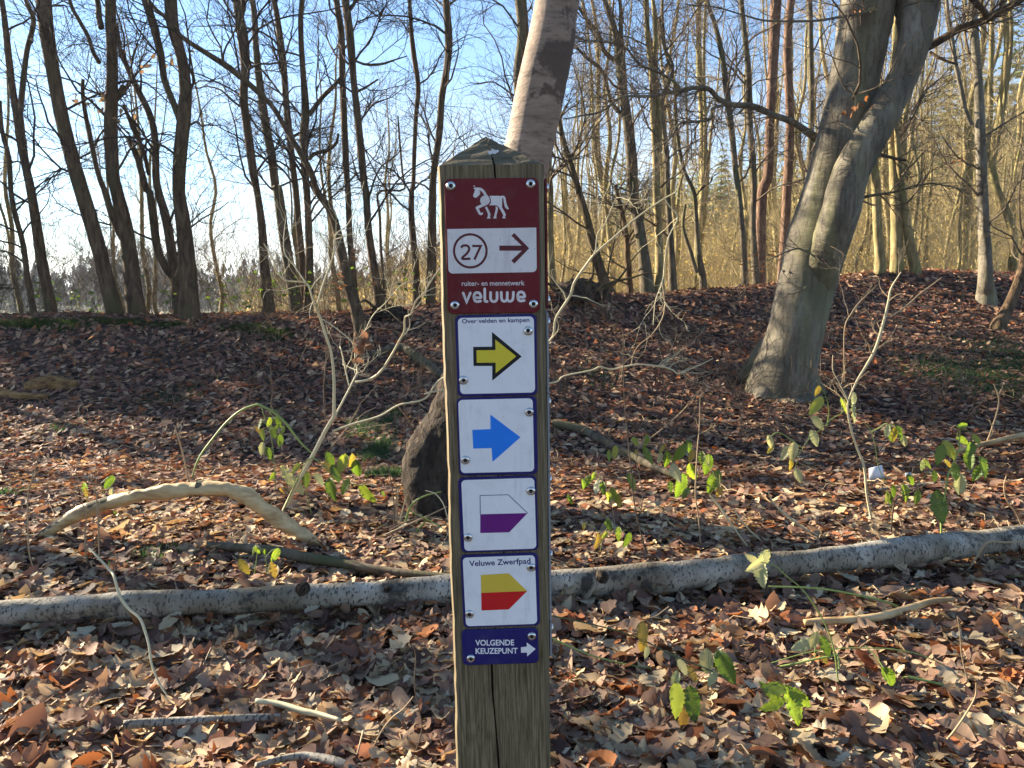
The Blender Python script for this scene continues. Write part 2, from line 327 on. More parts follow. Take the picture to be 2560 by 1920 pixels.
def scatter(y0, y1, dens, n, size, tilt, lift, kmix, flip=.5, amax=.86, damp=0.):
    area = 0; ys = []
    cnt = int(dens * ((y1 - y0) * 1.2 + amax * (y1 * y1 - y0 * y0)))
    y = np.sqrt(lr.uniform(y0 * y0, y1 * y1, cnt)); x = lr.uniform(-1, 1, cnt) * (amax * y + .6)
    keep = vno(x * 1.1, y * 1.1, 21) > -.97; x = x[keep]; y = y[keep]; cnt = len(x)
    tps = [leaf_tpl(k_, n, lr) for k_ in (0, 1, 2) for _ in range(10)]
    tk = lr.choice(3, cnt, p=kmix) * 10 + lr.integers(0, 10, cnt)
    sz = lr.uniform(size[0], size[1], cnt) * np.where(tk >= 20, 1.35, 1.0); sz *= np.where(tk // 10 == 1, .85, 1)
    zz = H(x, y); e = .03; nx_ = -(H(x + e, y) - zz) / e; ny_ = -(H(x, y + e) - zz) / e
    Rm = rotmats(cnt, lr, tilt); pw = PW * np.where(PC.sum(1) > .7, 1 - .62 * damp, 1); col = PC[lr.choice(len(PC), cnt, p=pw / pw.sum())] * lr.uniform(.75, 1.25, (cnt, 1)) * (1 - damp * np.array([.06, .17, .15]))
    for t_ in range(30):
        m = tk == t_
        if not m.any(): continue
        Vt, F = tps[t_]; Vt = Vt * np.array([1, 1, 1]); k_ = m.sum()
        W = np.einsum('nij,vj->nvi', Rm[m], Vt) * sz[m][:, None, None]
        W[..., 2] += W[..., 0] * -nx_[m][:, None] + W[..., 1] * -ny_[m][:, None]
        W += np.stack([x[m], y[m], zz[m] + lr.uniform(.004, lift, k_)], -1)[:, None]
        nv = len(Vt); sh = np.ones(nv); sh[n:2 * n] = 1.22
        Cc = (col[m][:, None] * sh[None, :, None]).reshape(-1, 3)
        Fq = (F[None] + (np.arange(k_) * nv)[:, None, None]).reshape(-1, 4)
        lit.add(W.reshape(-1, 3), Fq, Cc)
scatter(1.45, 3.0, 950, 14, (.055, .14), .33, .034, [.62, .23, .15])
scatter(3.0, 4.6, 780, 9, (.05, .125), .34, .032, [.6, .25, .15])
scatter(4.6, 8.0, 520, 5, (.06, .105), .32, .034, [.5, .35, .15], amax=.78, damp=.55)
scatter(8.0, 12, 380, 3, (.07, .12), .36, .036, [.4, .45, .15], amax=.74, damp=1.)
scatter(12, 16.5, 240, 3, (.08, .13), .36, .036, [.4, .45, .15], amax=.72, damp=1.)
scatter(1.45, 4.4, 620, 4, (.018, .048), .5, .05, [.3, .4, .3])
lo = lit.obj('leaf_litter', MATS['litter'], floor); kind(lo, 'stuff')
# the nearest leaves one by one
tp2 = []
for k_ in (0, 0, 0, 1, 1, 2):
    for _ in range(3):
        Vt, F = leaf_tpl(k_, 17, lr); tp2.append(MB().add(Vt, F).mesh('leaf'))
for m_ in tp2: m_.materials.append(MATS['litter_leaf'])
for i in range(290):
    y = float(np.sqrt(lr.uniform(1.75 ** 2, 3.3 ** 2))); x = float(lr.uniform(-1, 1) * (.68 * y + .1))
    o = link('leaf', tp2[lr.integers(0, len(tp2))], None, floor)
    o.location = (x, y, float(H(x, y)) + .030 + lr.uniform(0, .018)); o.rotation_euler = (lr.normal(0, .38), lr.normal(0, .38), lr.uniform(0, 6.28)); s_ = lr.uniform(.085, .145); o.scale = (s_, s_, s_)
# ------------------------------------------------------------------ trees
def spawn(r, Pp, Rr, n, tm, L, ang, K, rs, rmin, up=0., wig=.2, rmax=9.):
    M, Kp, _ = Pp.shape
    ln = np.linalg.norm(np.diff(Pp, axis=1), axis=2).sum(1); idx = r.choice(M, n, p=ln / ln.sum())
    tt = r.uniform(tm[0], tm[1], n); u = tt * (Kp - 1 - 1e-6); i = u.astype(int); f = (u - i)[:, None]
    p0 = Pp[idx, i] * (1 - f) + Pp[idx, i + 1] * f; tn = nrm(Pp[idx, i + 1] - Pp[idx, i]); rr = Rr[idx, i] * (1 - f[:, 0]) + Rr[idx, i + 1] * f[:, 0]
    v = r.normal(0, 1, (n, 3)); pe = nrm(v - (v * tn).sum(1, keepdims=True) * tn); a = r.uniform(ang[0], ang[1], n)[:, None]
    d = tn * np.cos(a) + pe * np.sin(a); d[:, 2] += up; d = nrm(d)
    le = r.uniform(L[0], L[1], n) * (1 - .45 * tt); st = (le / (K - 1))[:, None]
    pts = [p0]; q = p0
    for k in range(K - 1):
        q = q + d * st; pts.append(q); d = nrm(d + r.normal(0, wig, (n, 3)) + np.array([0, 0, up * .25]))
    r0 = np.clip(rr * rs, rmin, rmax); ra = r0[:, None] * (1 - .72 * np.linspace(0, 1, K))[None]
    return np.stack(pts, 1), np.maximum(ra, rmin * .55)
def crown_mesh(r, mains, org, dens=1., low=.25, L1=(1.1, 2.8), fine=1., ang=(.6, 1.25)):
    Pp = np.stack([cat(p_, 24) for p_, _ in mains]); Rr = np.stack([cat(np.asarray(r_)[:, None], 24)[:, 0] for _, r_ in mains])
    mb = MB(); n1 = max(4, int(13 * dens * len(mains) ** .25))
    b1 = spawn(r, Pp, Rr, n1, (low, .98), L1, ang, 9, .4, .007, .12, .22, .019); mb.tube(*b1, 5)
    b2 = spawn(r, *b1, int(n1 * 6), (.15, 1), (.5, 1.5), (.4, 1.1), 7, .6, .0045, .04, .24, .011); mb.tube(*b2, 4)
    b3 = spawn(r, *b2, int(n1 * 30 * fine), (.1, 1), (.3, .85), (.4, 1.1), 5, .6, .003, .03, .26, .005); mb.tube(*b3, 3)
    b4 = spawn(r, *b3, int(n1 * 46 * fine), (.1, 1), (.12, .42), (.4, 1.1), 3, .65, .002, .03, .25); mb.tube(*b4, 3)
    return mb
def stem3d(pts, d, r, dj=.12):
    """pixel polyline (x, y, width) standing at distance d -> points and radii"""
    w_ = np.array([q[2] for q in pts]) * .88; n = len(pts); dd = d + np.cumsum(r.normal(0, dj, n)) * .5
    p_ = np.array([P(q[0], q[1], dd[i]) for i, q in enumerate(pts)])
    return p_, w_ / 2 / FPX * dd * 1.0
def extend(p_, r_, top, r, lean=.12):
    """carry a trunk on above the picture up to height top"""
    d = nrm(p_[-1] - p_[-2]); q = p_[-1].copy(); ps = [*p_]; rs = [*r_]; n = max(3, int((top - q[2]) / .9)); r0 = r_[-1]
    for k in range(n):
        d = nrm(d * .8 + np.array([0, 0, .25]) + r.normal(0, lean, 3)); q = q + d * (top - p_[-1][2]) / n; ps.append(q.copy()); rs.append(r0 * (1 - .88 * (k + 1) / n))
    return np.array(ps), np.array(rs)
def tree(name, label, d, stems, bmat='dark_bark', tmat='twig_dark', top=11, dens=1., low=.2, group=None, seed=1, lump=.05, fine=1., flare=1.35, L1=(1.1, 2.8), catg='tree', sides=12, fwd=0.):
    r = np.random.default_rng(seed); mains = []; t = None
    for j, s_ in enumerate(stems):
        s_ = sorted(s_, key=lambda q: -q[1]) if s_[0][1] < s_[-1][1] else s_
        p_, r_ = stem3d(s_, d, r, .12 if j == 0 else .05)
        if j == 0:
            g = H(p_[0][0], p_[0][1]); org = np.array([p_[0][0], p_[0][1], g])
            if p_[0][2] > g - .1:
                p_ = np.vstack([[p_[0] + (p_[0] - p_[1]) * 0.0 + np.array([0, 0, min(0, g - .15 - p_[0][2])])], p_]); r_ = np.concatenate([[r_[0] * flare], r_])
            t = thing(name, label, catg, org, group)
        else:
            o0 = mains[0][0]; k = np.argmin(np.linalg.norm(o0[:, [0, 2]] - p_[0][[0, 2]], axis=1)); p_ = p_ + np.array([0, o0[k][1] - p_[0][1], 0]) * np.linspace(1, .2, len(p_))[:, None]; k_ = (fwd * np.minimum(1, np.arange(len(p_)) / 2.) / p_[:, 1])[:, None]; p_ = p_ + (p_ - CP) * k_
        if s_[-1][1] < 25:
            p_, r_ = extend(p_, r_, top * (1 if j == 0 else .85), r)
        K = max(10, int(np.linalg.norm(np.diff(p_, axis=0), axis=1).sum() / .16))
        pc = cat(p_, K); rc = np.maximum(cat(r_[:, None], K)[:, 0], .004)
        MB().tube(pc, rc, sides if j == 0 else 9, lump).obj('trunk' if j == 0 else 'stem', MATS[bmat], t)
        mains.append((pc, rc))
    cm = crown_mesh(r, mains, org, dens, low, L1, fine); cm.obj('crown', MATS[tmat], t)
    return t, mains
G1 = 'bare trees along the crest of the bank on the left'
def dleaf(parent, spots, d, n, r, mat='litter_leaf'):
    """dry brown leaves still hanging on the twigs"""
    mb = MB()
    for (px, py, sp) in spots:
        for _ in range(n):
            q = P(px + r.normal(0, sp), py + r.normal(0, sp * .8), d + r.normal(0, .15)); Vt, F = leaf_tpl(0, 9, r)
            M = np.array(Matrix.Rotation(r.uniform(0, 6.3), 3, 'Z') @ Matrix.Rotation(r.uniform(.5, 2.4), 3, 'X') @ Matrix.Rotation(r.uniform(0, 6.3), 3, 'Z'))
            mb.add((Vt @ M.T) * r.uniform(.07, .12) + q, F)
    return mb.obj('dry_leaves', MATS[mat], parent)
tree('oak_tree', 'slim bare trunk nearest the left edge, curving up left', 11.4, [tl(0, 1, [(300, 1080, 60), (240, 760, 55), (200, 450, 50), (130, 200, 48), (95, 0, 45)]) + tl(0, 0, [(75, 1350, 42), (20, 1150, 36), (0, 870, 28)])], seed=1, group=G1, top=6, dens=.6)
tree('oak_tree', 'forked bare trunk dividing in a V beside the left edge', 11.7, [tl(0, 1, [(440, 1000, 105), (370, 650, 92), (325, 350, 90), (270, 0, 80)]) + tl(0, 0, [(225, 1450, 76), (180, 1200, 84), (155, 1000, 84), (120, 850, 62), (80, 550, 62), (55, 300, 56), (15, 0, 45)]), tl(0, 0, [(170, 990, 52), (190, 800, 52), (230, 450, 48), (290, 180, 46), (225, 0, 40)])], seed=2, group=G1)
tree('oak_tree', 'thick dark trunk leaning left on the mossy crest', 11.2, [tl(0, 1, [(1010, 1110, 200), (980, 1000, 165), (905, 700, 142), (830, 400, 132), (710, 0, 130)]) + tl(0, 0, [(620, 1350, 128), (530, 1000, 128), (455, 600, 120), (405, 300, 126), (375, 0, 128)]), tl(0, 0, [(370, 410, 40), (300, 350, 20)])], seed=3, group=G1, top=12)
t4, m4 = tree('oak_tree', 'thick dark trunk with a broken stub, paired with the leaning trunk', 11.4, [tl(0, 1, [(1190, 1110, 190), (1160, 900, 160), (1140, 700, 150), (1095, 350, 140), (1010, 0, 115)]) + tl(0, 0, [(975, 1500, 112), (955, 1100, 118), (965, 800, 112), (970, 500, 98), (955, 0, 92)]),
    tl(0, 1, [(1060, 430, 80), (960, 240, 72), (890, 0, 58)]) + tl(0, 0, [(830, 1500, 46), (765, 1180, 48), (730, 1000, 42), (705, 800, 36), (712, 680, 30)]), tl(0, 0, [(920, 270, 55), (880, 150, 55), (850, 0, 50)]), tl(0, 0, [(910, 570, 42), (850, 480, 38), (790, 330, 38), (700, 180, 36), (610, 0, 34)]), tl(0, 0, [(1000, 860, 60), (1040, 800, 55), (1070, 740, 40)])], seed=4, group=G1, top=12)
r_ = np.random.default_rng(5); dleaf(t4, [(335, 155, 26), (395, 150, 24), (370, 165, 20), (225, 270, 16), (255, 245, 10), (190, 250, 12), (340, 285, 8), (300, 290, 14), (440, 140, 14)], 11.3, 5, r_)
tree('oak_tree', 'slender sinuous trunk rising left of the straight dark trunk', 11.8, [tl(0, 1, [(1545, 1020, 120), (1530, 850, 105), (1490, 560, 92), (1440, 250, 84), (1370, 0, 70)]) + tl(0, 0, [(1345, 1500, 64), (1340, 1200, 64), (1290, 980, 62), (1200, 800, 58), (1110, 600, 52), (1045, 450, 40), (1010, 200, 26)]), tl(0, 1, [(1500, 900, 70), (1450, 740, 76), (1345, 550, 78), (1310, 350, 76), (1270, 0, 66)]) + tl(0, 0, [(1245, 1640, 64), (1180, 1380, 58), (1105, 1195, 44)]), tl(0, 0, [(1240, 1500, 34), (1205, 1300, 42), (1130, 1100, 44), (1055, 900, 28)])], seed=6, group=G1, top=7.5)
tree('oak_tree', 'straight thick dark trunk, rightmost of the big left group', 11.0, [tl(0, 1, [(1640, 1100, 225), (1630, 800, 168), (1610, 500, 152), (1575, 200, 138), (1545, 0, 120)]) + tl(0, 0, [(1555, 1350, 120), (1590, 1000, 120), (1602, 750, 112), (1570, 500, 100), (1500, 250, 108), (1475, 0, 110)]), tl(0, 0, [(1592, 1080, 62), (1550, 960, 62), (1500, 850, 58), (1440, 690, 58), (1400, 450, 68), (1340, 250, 68), (1255, 0, 60)])], seed=7, group=G1, top=13)
tree('oak_tree', 'dark trunk splitting in two at the top, left of the sapling', 12.3, [tl(1, 1, [(110, 1030, 130), (70, 600, 92), (50, 300, 80), (10, 0, 64)]) + tl(0, 0, [(2190, 1500, 78), (2150, 1200, 78), (2105, 850, 80), (2120, 600, 88), (2095, 300, 100), (2045, 0, 70)]), tl(0, 0, [(2120, 330, 60), (2130, 150, 52), (2110, 0, 48)])], seed=8, group=G1)
tree('oak_tree', 'mossy grey trunk standing behind the sapling stems', 13.2, [tl(1, 1, [(350, 1000, 140), (280, 600, 110), (230, 300, 100), (190, 0, 92)]) + tl(1, 0, [(165, 1600, 84), (135, 1350, 86), (80, 1050, 80), (30, 700, 70), (0, 400, 60), (-30, 0, 55)])], 'grey_bark', seed=9, group=G1)
tree('oak_tree', 'thin straight trunk, first of three close together', 13.6, [tl(1, 1, [(430, 960, 95), (400, 600, 72), (370, 300, 62), (345, 0, 60)]) + tl(1, 0, [(318, 1450, 62), (288, 1150, 66), (258, 850, 60), (238, 550, 60), (198, 250, 58), (155, 0, 50)])], seed=10, group=G1)
tree('oak_tree', 'thin trunk with a crooked side limb reaching right', 12.6, [tl(1, 1, [(450, 1000, 100), (460, 700, 82), (458, 400, 72), (440, 0, 68)]) + tl(1, 0, [(425, 1500, 72), (412, 1200, 78), (428, 950, 78), (408, 650, 58), (388, 300, 50), (400, 0, 48)]), tl(1, 0, [(440, 980, 44), (560, 830, 42), (650, 750, 40), (725, 670, 30)]), tl(1, 0, [(440, 1370, 40), (500, 1320, 38), (620, 1290, 36), (690, 1230, 30), (710, 1150, 22)])], seed=11, group=G1)
tree('oak_tree', 'leaning dark tree sweeping from right base to upper left', 10.6, [tl(1, 1, [(905, 1190, 150), (860, 1000, 125), (790, 760, 108), (735, 500, 92), (690, 300, 84), (640, 150, 76), (530, 0, 66)]) + tl(1, 0, [(480, 1500, 62), (395, 1340, 58), (260, 1120, 46), (150, 930, 46), (0, 780, 50)]) + tl(0, 0, [(2000, 600, 60), (1800, 470, 50), (1560, 310, 44), (1430, 150, 38), (1280, -10, 30)])], seed=12, group=G1, top=8, flare=1.2)
tree('oak_tree', 'left trunk of the twin pair in front of the blue sky', 13.0, [tl(1, 1, [(850, 900, 70), (830, 600, 62), (810, 400, 60), (795, 0, 58)]) + tl(1, 0, [(782, 1500, 60), (770, 1250, 62), (758, 950, 64), (745, 650, 64), (738, 300, 62), (695, 0, 55)])], seed=13, group=G1)
tree('oak_tree', 'right trunk of the twin pair in front of the blue sky', 12.6, [tl(1, 1, [(1090, 1120, 130), (1050, 850, 92), (1010, 600, 80), (970, 300, 72), (950, 0, 66)]) + tl(1, 0, [(935, 1600, 68), (905, 1280, 70), (878, 1000, 70), (845, 700, 62), (815, 350, 76), (770, 0, 70)]), tl(1, 0, [(810, 110, 40), (840, 60, 34), (860, 0, 30)]), tl(1, 0, [(890, 820, 26), (960, 770, 22), (1060, 690, 16)]), tl(1, 0, [(850, 540, 20), (960, 580, 24), (1100, 570, 24), (1200, 530, 16), (1310, 490, 10)])], seed=14, group=G1)
tree('oak_tree', 'very thin upright stem halfway between twin pair and post', 14.5, [tl(1, 1, [(1110, 900, 30), (1080, 500, 28), (1070, 200, 26), (1060, 0, 24)]) + tl(1, 0, [(1275, 1640, 20), (1265, 1500, 20), (1240, 1200, 18), (1225, 1000, 14)])], seed=15, group=G1, top=5, dens=.5)
tree('oak_tree', 'thin crooked trunk, second left of the waymarker post', 13.5, [tl(1, 1, [(1390, 900, 84), (1378, 600, 70), (1345, 250, 62), (1345, 0, 50)]) + tl(1, 0, [(1358, 1600, 42), (1368, 1300, 42), (1382, 1000, 44), (1402, 750, 46), (1365, 480, 48), (1340, 250, 40), (1325, 0, 36)])], seed=16, group=G1)
tree('oak_tree', 'dark trunk right beside the left edge of the post', 13.0, [tl(1, 1, [(1510, 920, 95), (1520, 400, 84), (1525, 0, 74)]) + tl(1, 0, [(1540, 1450, 64), (1585, 1150, 62), (1605, 850, 62), (1655, 550, 66), (1665, 320, 74), (1640, 0, 62)])], seed=17, group=G1)
G2 = 'trees behind the post and along the right crest'
tree('oak_tree', 'brown trunk half hidden behind the leaning birch', 14.0, [tl(2, 1, [(150, 700, 130), (130, 200, 125)]) + tl(2, 0, [(120, 1200, 118), (60, 700, 112), (95, 300, 110), (75, 0, 108)])], 'grey_bark', seed=18, group=G2)
tree('oak_tree', 'mossy trunk just right of the post top', 13.2, [tl(2, 1, [(345, 760, 85), (330, 400, 70), (330, 0, 62)]) + tl(2, 0, [(318, 1500, 60), (325, 1200, 58), (360, 950, 40), (330, 600, 36), (300, 0, 30)])], 'golden_bark', 'twig_brown', seed=19, group=G2)
tree('oak_tree', 'double stemmed grey tree right of the birch', 13.6, [tl(2, 1, [(1170, 860, 150), (1130, 500, 105), (1070, 150, 105), (1040, 0, 108)]) + tl(2, 0, [(1035, 1400, 108), (1000, 1050, 92), (955, 750, 84), (925, 450, 84), (870, 200, 58), (800, 0, 46)]), tl(2, 0, [(1010, 1050, 52), (985, 700, 52), (950, 300, 48), (935, 0, 34)]), tl(2, 0, [(900, 520, 50), (800, 430, 44), (750, 290, 40), (640, 150, 32), (540, 20, 26)]), tl(2, 0, [(975, 990, 42), (870, 880, 40), (830, 750, 36), (790, 600, 32), (640, 480, 24), (540, 380, 18)])], 'grey_bark', 'twig_brown', seed=20, group=G2)
tree('oak_tree', 'upright trunk with two thin leaders, second right of birch', 13.8, [tl(2, 1, [(1275, 820, 100), (1270, 400, 80), (1250, 0, 78)]) + tl(2, 0, [(1240, 1300, 66), (1215, 900, 62), (1205, 600, 54), (1170, 300, 50), (1160, 0, 48)]), tl(2, 0, [(1290, 1300, 50), (1275, 900, 46), (1240, 500, 42), (1245, 300, 44), (1220, 0, 34)])], 'golden_bark', 'twig_brown', seed=21, group=G2)
tree('oak_tree', 'thin slightly bent trunk right of the twin leaders', 14.2, [tl(2, 1, [(1390, 820, 90), (1370, 400, 60), (1345, 0, 55)]) + tl(2, 0, [(1335, 1300, 52), (1290, 900, 46), (1390, 600, 32), (1310, 400, 30), (1275, 150, 24)])], 'grey_bark', 'twig_brown', seed=22, group=G2, top=7)
tree('oak_tree', 'leaning trunk tilting left between post and double tree', 12.8, [tl(2, 1, [(850, 880, 120), (790, 750, 98), (710, 480, 84), (650, 230, 72), (580, 0, 62)]) + tl(2, 0, [(520, 1450, 54), (440, 1200, 50), (400, 1000, 34), (370, 880, 26)])], 'dark_bark', 'twig_brown', seed=23, group=G2, top=6)
tree('oak_tree', 'short thin trunk in front of the bright slope', 13.9, [tl(2, 1, [(1020, 880, 66), (1000, 600, 58), (985, 350, 48), (930, 100, 40), (890, -60, 34)])], 'dark_bark', 'twig_brown', seed=24, group=G2, top=6)
tree('oak_tree', 'thin forked trunk left of the orange pines', 14.4, [tl(2, 1, [(1650, 760, 70), (1610, 500, 50), (1590, 200, 44), (1570, 0, 40)]) + tl(2, 0, [(1480, 1450, 36), (1420, 1100, 34), (1400, 700, 32), (1330, 450, 28), (1300, 0, 24)]), tl(2, 1, [(1600, 700, 40), (1540, 500, 36), (1480, 300, 30), (1500, 100, 24)])], 'grey_bark', 'twig_brown', seed=25, group=G2)
tree('oak_tree', 'slim grey trunk leaning left beside the orange pines', 14.0, [tl(2, 1, [(2015, 800, 70), (1995, 400, 54), (1960, 0, 52)]) + tl(2, 0, [(1935, 1500, 56), (1900, 1150, 58), (1852, 750, 58), (1810, 450, 50), (1750, 200, 44), (1690, 0, 34)])], 'grey_bark', 'twig_brown', seed=26, group=G2)
tree('oak_tree', 'slim straight trunk just left of the orange pines', 14.3, [tl(2, 1, [(2110, 780, 74), (2080, 300, 62), (2090, 0, 60)]) + tl(2, 0, [(2080, 1400, 60), (2050, 1000, 58), (2040, 600, 56), (2010, 300, 50), (1980, 0, 48)])], 'grey_bark', 'twig_brown', seed=27, group=G2)
tree('pine_tree', 'orange barked pine trunk, left of the pair', 15.5, [tl(2, 1, [(2150, 800, 105), (2150, 400, 96), (2165, 0, 96)]) + tl(3, 0, [(0, 1500, 92), (20, 1000, 88), (40, 600, 92), (55, 300, 98), (70, 0, 100)])], 'pine_bark', 'twig_brown', seed=28, group='orange barked pines on the right', low=.7, dens=.7)
tree('pine_tree', 'orange barked pine trunk, right of the pair beside the beech', 16.0, [tl(3, 1, [(120, 760, 96), (150, 300, 90), (165, 0, 88)]) + tl(3, 0, [(175, 1500, 86), (190, 1100, 82), (180, 800, 78), (168, 400, 76), (200, 0, 70)])], 'pine_bark', 'twig_brown', seed=29, group='orange barked pines on the right', low=.7, dens=.7)
tree('oak_tree', 'thin dark stem between the pines and the beech', 16.5, [tl(3, 1, [(300, 700, 54), (330, 0, 52)]) + tl(3, 0, [(350, 1500, 52), (375, 1000, 50), (370, 500, 46), (355, 0, 46)])], 'grey_bark', 'twig_brown', seed=30, group=G2)
for (lab, pts, sd) in (('brown trunk on the mound right of the beech, left of three', tl(3, 1, [(970, 620, 105), (945, 300, 86), (935, 0, 80)]) + tl(3, 0, [(925, 1500, 72), (915, 1250, 62), (950, 900, 50), (960, 300, 44), (990, 0, 40)]), 31),
    ('brown trunk on the mound right of the beech, middle of three', tl(3, 1, [(1115, 640, 125), (1110, 300, 98), (1095, 0, 92)]) + tl(3, 0, [(1085, 1400, 84), (1065, 1050, 66), (1090, 600, 56), (1120, 0, 48)]), 32),
    ('brown trunk on the mound right of the beech, right of three', tl(3, 1, [(1270, 650, 110), (1220, 400, 84), (1160, 0, 64)]) + tl(3, 0, [(1140, 1500, 58), (1110, 1100, 46), (1100, 700, 40), (1180, 200, 34), (1200, 0, 30)]), 33)):
    tree('oak_tree', lab, 14.6, [pts], 'golden_bark', 'twig_brown', seed=sd, group='trunks on the leafy mound', top=9)
tree('beech_tree', 'smooth grey beech trunk with spreading roots near right edge', 13.4, [tl(3, 1, [(1885, 880, 175), (1882, 780, 135), (1875, 500, 112), (1862, 250, 104), (1850, 0, 98)]) + tl(3, 0, [(1845, 1500, 92), (1832, 1150, 88), (1822, 800, 82), (1795, 450, 80), (1770, 100, 72), (1765, 0, 70)]), tl(3, 0, [(1790, 1070, 44), (1730, 930, 44), (1690, 750, 40), (1640, 560, 38), (1590, 250, 36), (1550, 0, 30)])], 'beech_bark', 'twig_brown', seed=34, group=G2)
tree('oak_tree', 'brown curved trunk leaning right at the right edge', float(hit(2496, 822)[1]), [tl(3, 1, [(1990, 1165, 150), (2040, 1070, 120), (2110, 920, 100), (2170, 760, 92), (2215, 600, 86), (2260, 350, 80), (2290, 0, 76)]) + tl(3, 0, [(2320, 1200, 70), (2350, 500, 64), (2380, 0, 60)])], 'dark_bark', 'twig_brown', seed=35, group=G2, flare=1.1)
# ---- the big two-stemmed beech
tb, mb_ = tree('beech_tree', 'big two stemmed grey beech leaning right on the slope', 9.2, [[(1948, 1000, 200), (1962, 930, 176), (1990, 830, 160), (2014, 720, 156), (2042, 600, 158), (2078, 470, 148), (2110, 330, 140), (2136, 200, 130), (2158, 90, 132), (2172, 0, 138)],
    [(2022, 730, 104), (2046, 650, 104), (2085, 545, 100), (2118, 434, 92), (2180, 320, 86), (2215, 260, 80), (2247, 202, 76), (2270, 140, 80), (2284, 87, 88), (2288, 30, 100), (2290, 0, 100)]], 'beech_bark', 'twig_brown', top=13, seed=40, low=.3, dens=1.2, lump=.05, flare=1.2, sides=20, L1=(1.5, 3.6), fwd=-.5)
def limb(par, pts, d, name='branch', mat='beech_bark', sides=8, r=None, tw='twig_brown', n=30, tips=True):
    """a limb given by its pixel course, with its own twigs"""
    r = r or np.random.default_rng(int(abs(pts[0][0]) * 7 + len(pts)))
    dd = np.linspace(d[0], d[1], len(pts)); p_ = np.array([P(q[0], q[1], dd[i]) for i, q in enumerate(pts)]); ra = np.array([q[2] for q in pts]) / 2 / FPX * dd
    K = len(pts) * 4; pc = cat(p_, K); rc = np.maximum(cat(ra[:, None], K)[:, 0], .0015)
    o = MB().tube(pc, rc, sides, .04).obj(name, MATS[mat], par)
    if n:
        m2 = MB(); b2 = spawn(r, pc[None], rc[None], n, (.2, 1), (.35, 1.1), (.4, 1.1), 7, .5, .003, .03, .26, .008); m2.tube(*b2, 4)
        b3 = spawn(r, *b2, n * 5, (.1, 1), (.2, .55), (.4, 1.1), 5, .6, .0026, .03, .28); m2.tube(*b3, 3); b4 = spawn(r, *b3, n * 10, (.1, 1), (.08, .25), (.4, 1.1), 3, .6, .0018, .03, .25); m2.tube(*b4, 3)
        kind(m2.obj('twigs', MATS[tw], o), 'stuff')
    return pc
limb(tb, tl(3, 0, [(1330, 430, 80), (1500, 340, 66), (1650, 250, 62), (1830, 190, 62), (1950, 130, 60), (2110, 40, 56), (2300, -60, 50)]), (9.2, 8.8), mat='dark_bark')
limb(tb, tl(3, 0, [(1900, 180, 50), (1860, 90, 50), (1780, 10, 48), (1700, -60, 40)]), (8.9, 8.6), mat='dark_bark', n=12)
limb(tb, tl(3, 0, [(1200, 130, 66), (1130, 70, 58), (1080, 20, 48), (1040, -30, 44)]), (9.0, 8.7), n=10)
limb(tb, tl(3, 0, [(1060, 20, 32), (930, 50, 28), (830, 110, 24), (600, 150, 22), (400, 180, 20), (0, 180, 16)]) + tl(2, 0, [(2000, 130, 13), (1750, 60, 11), (1500, 40, 8)]), (8.8, 8.0), n=30)
limb(tb, tl(3, 0, [(430, 1200, 75), (340, 1140, 62), (200, 1050, 56), (60, 1000, 50)]) + tl(2, 0, [(2080, 920, 52), (1900, 905, 48), (1780, 850, 42), (1700, 770, 40), (1550, 760, 36), (1400, 790, 30), (1200, 830, 28), (950, 840, 22), (780, 960, 18), (600, 1000, 14), (440, 1030, 9)]), (9.2, 8.3), n=46, mat='beech_bark')
limb(tb, tl(2, 0, [(1450, 760, 26), (1380, 690, 24), (1250, 620, 22), (1090, 545, 20), (980, 410, 18), (800, 360, 15), (650, 350, 12), (510, 290, 8)]), (8.6, 8.2), n=30)
limb(tb, tl(2, 0, [(1830, 910, 28), (1730, 940, 26), (1710, 1030, 24), (1560, 1055, 22), (1440, 1075, 18), (1370, 1190, 14), (1200, 1320, 10)]), (8.8, 8.4), n=22)
limb(tb, tl(3, 0, [(870, 910, 15), (720, 940, 13), (600, 1040, 11), (480, 1080, 9), (350, 1130, 8), (100, 1250, 6)]), (8.9, 8.4), n=14)
limb(tb, tl(3, 0, [(890, 1340, 30), (1000, 1345, 28), (1100, 1370, 26), (1190, 1385, 20)]), (9.1, 8.7), n=4)
limb(tb, tl(3, 1, [(760, 60, 34), (900, 30, 28), (1060, 5, 22), (1160, -20, 18)]) + tl(3, 0, [(1300, 1600, 16), (1450, 1590, 14), (1700, 1640, 10)]), (9.2, 8.6), n=16)
limb(tb, tl(3, 1, [(410, 320, 24), (395, 400, 28), (400, 520, 26), (400, 700, 24), (330, 820, 18), (240, 870, 13), (170, 880, 10)]), (8.9, 8.7), n=6, mat='beech_bark')
limb(tb, tl(3, 1, [(400, 475, 18), (250, 490, 16), (150, 520, 14), (0, 590, 10), (-150, 650, 7)]), (8.9, 8.5), n=14)
limb(tb, tl(3, 0, [(1400, 450, 24), (1500, 510, 22), (1640, 560, 16)]), (9.1, 8.9), n=4, mat='dark_bark')
for pts in ([(1950, 860, 90), (1915, 895, 80), (1880, 925, 52), (1850, 945, 18)], [(1990, 940, 100), (2030, 965, 60), (2060, 985, 20)], [(1935, 950, 120), (1915, 985, 70), (1900, 1003, 24)], [(1975, 960, 110), (1985, 1000, 60), (1990, 1014, 18)]):
    dq_ = hit(pts[-1][0], pts[-1][1])[1]; q_ = np.array([P(a_, b_, 9.1 + (dq_ - 9.1) * i / (len(pts) - 1)) for i, (a_, b_, c_) in enumerate(pts)]); MB().tube(cat(q_, 16), cat(np.array([[c_ / 2 / FPX * 9] for a_, b_, c_ in pts]), 16)[:, 0], 10, .07).obj('root', MATS['beech_bark'], tb)
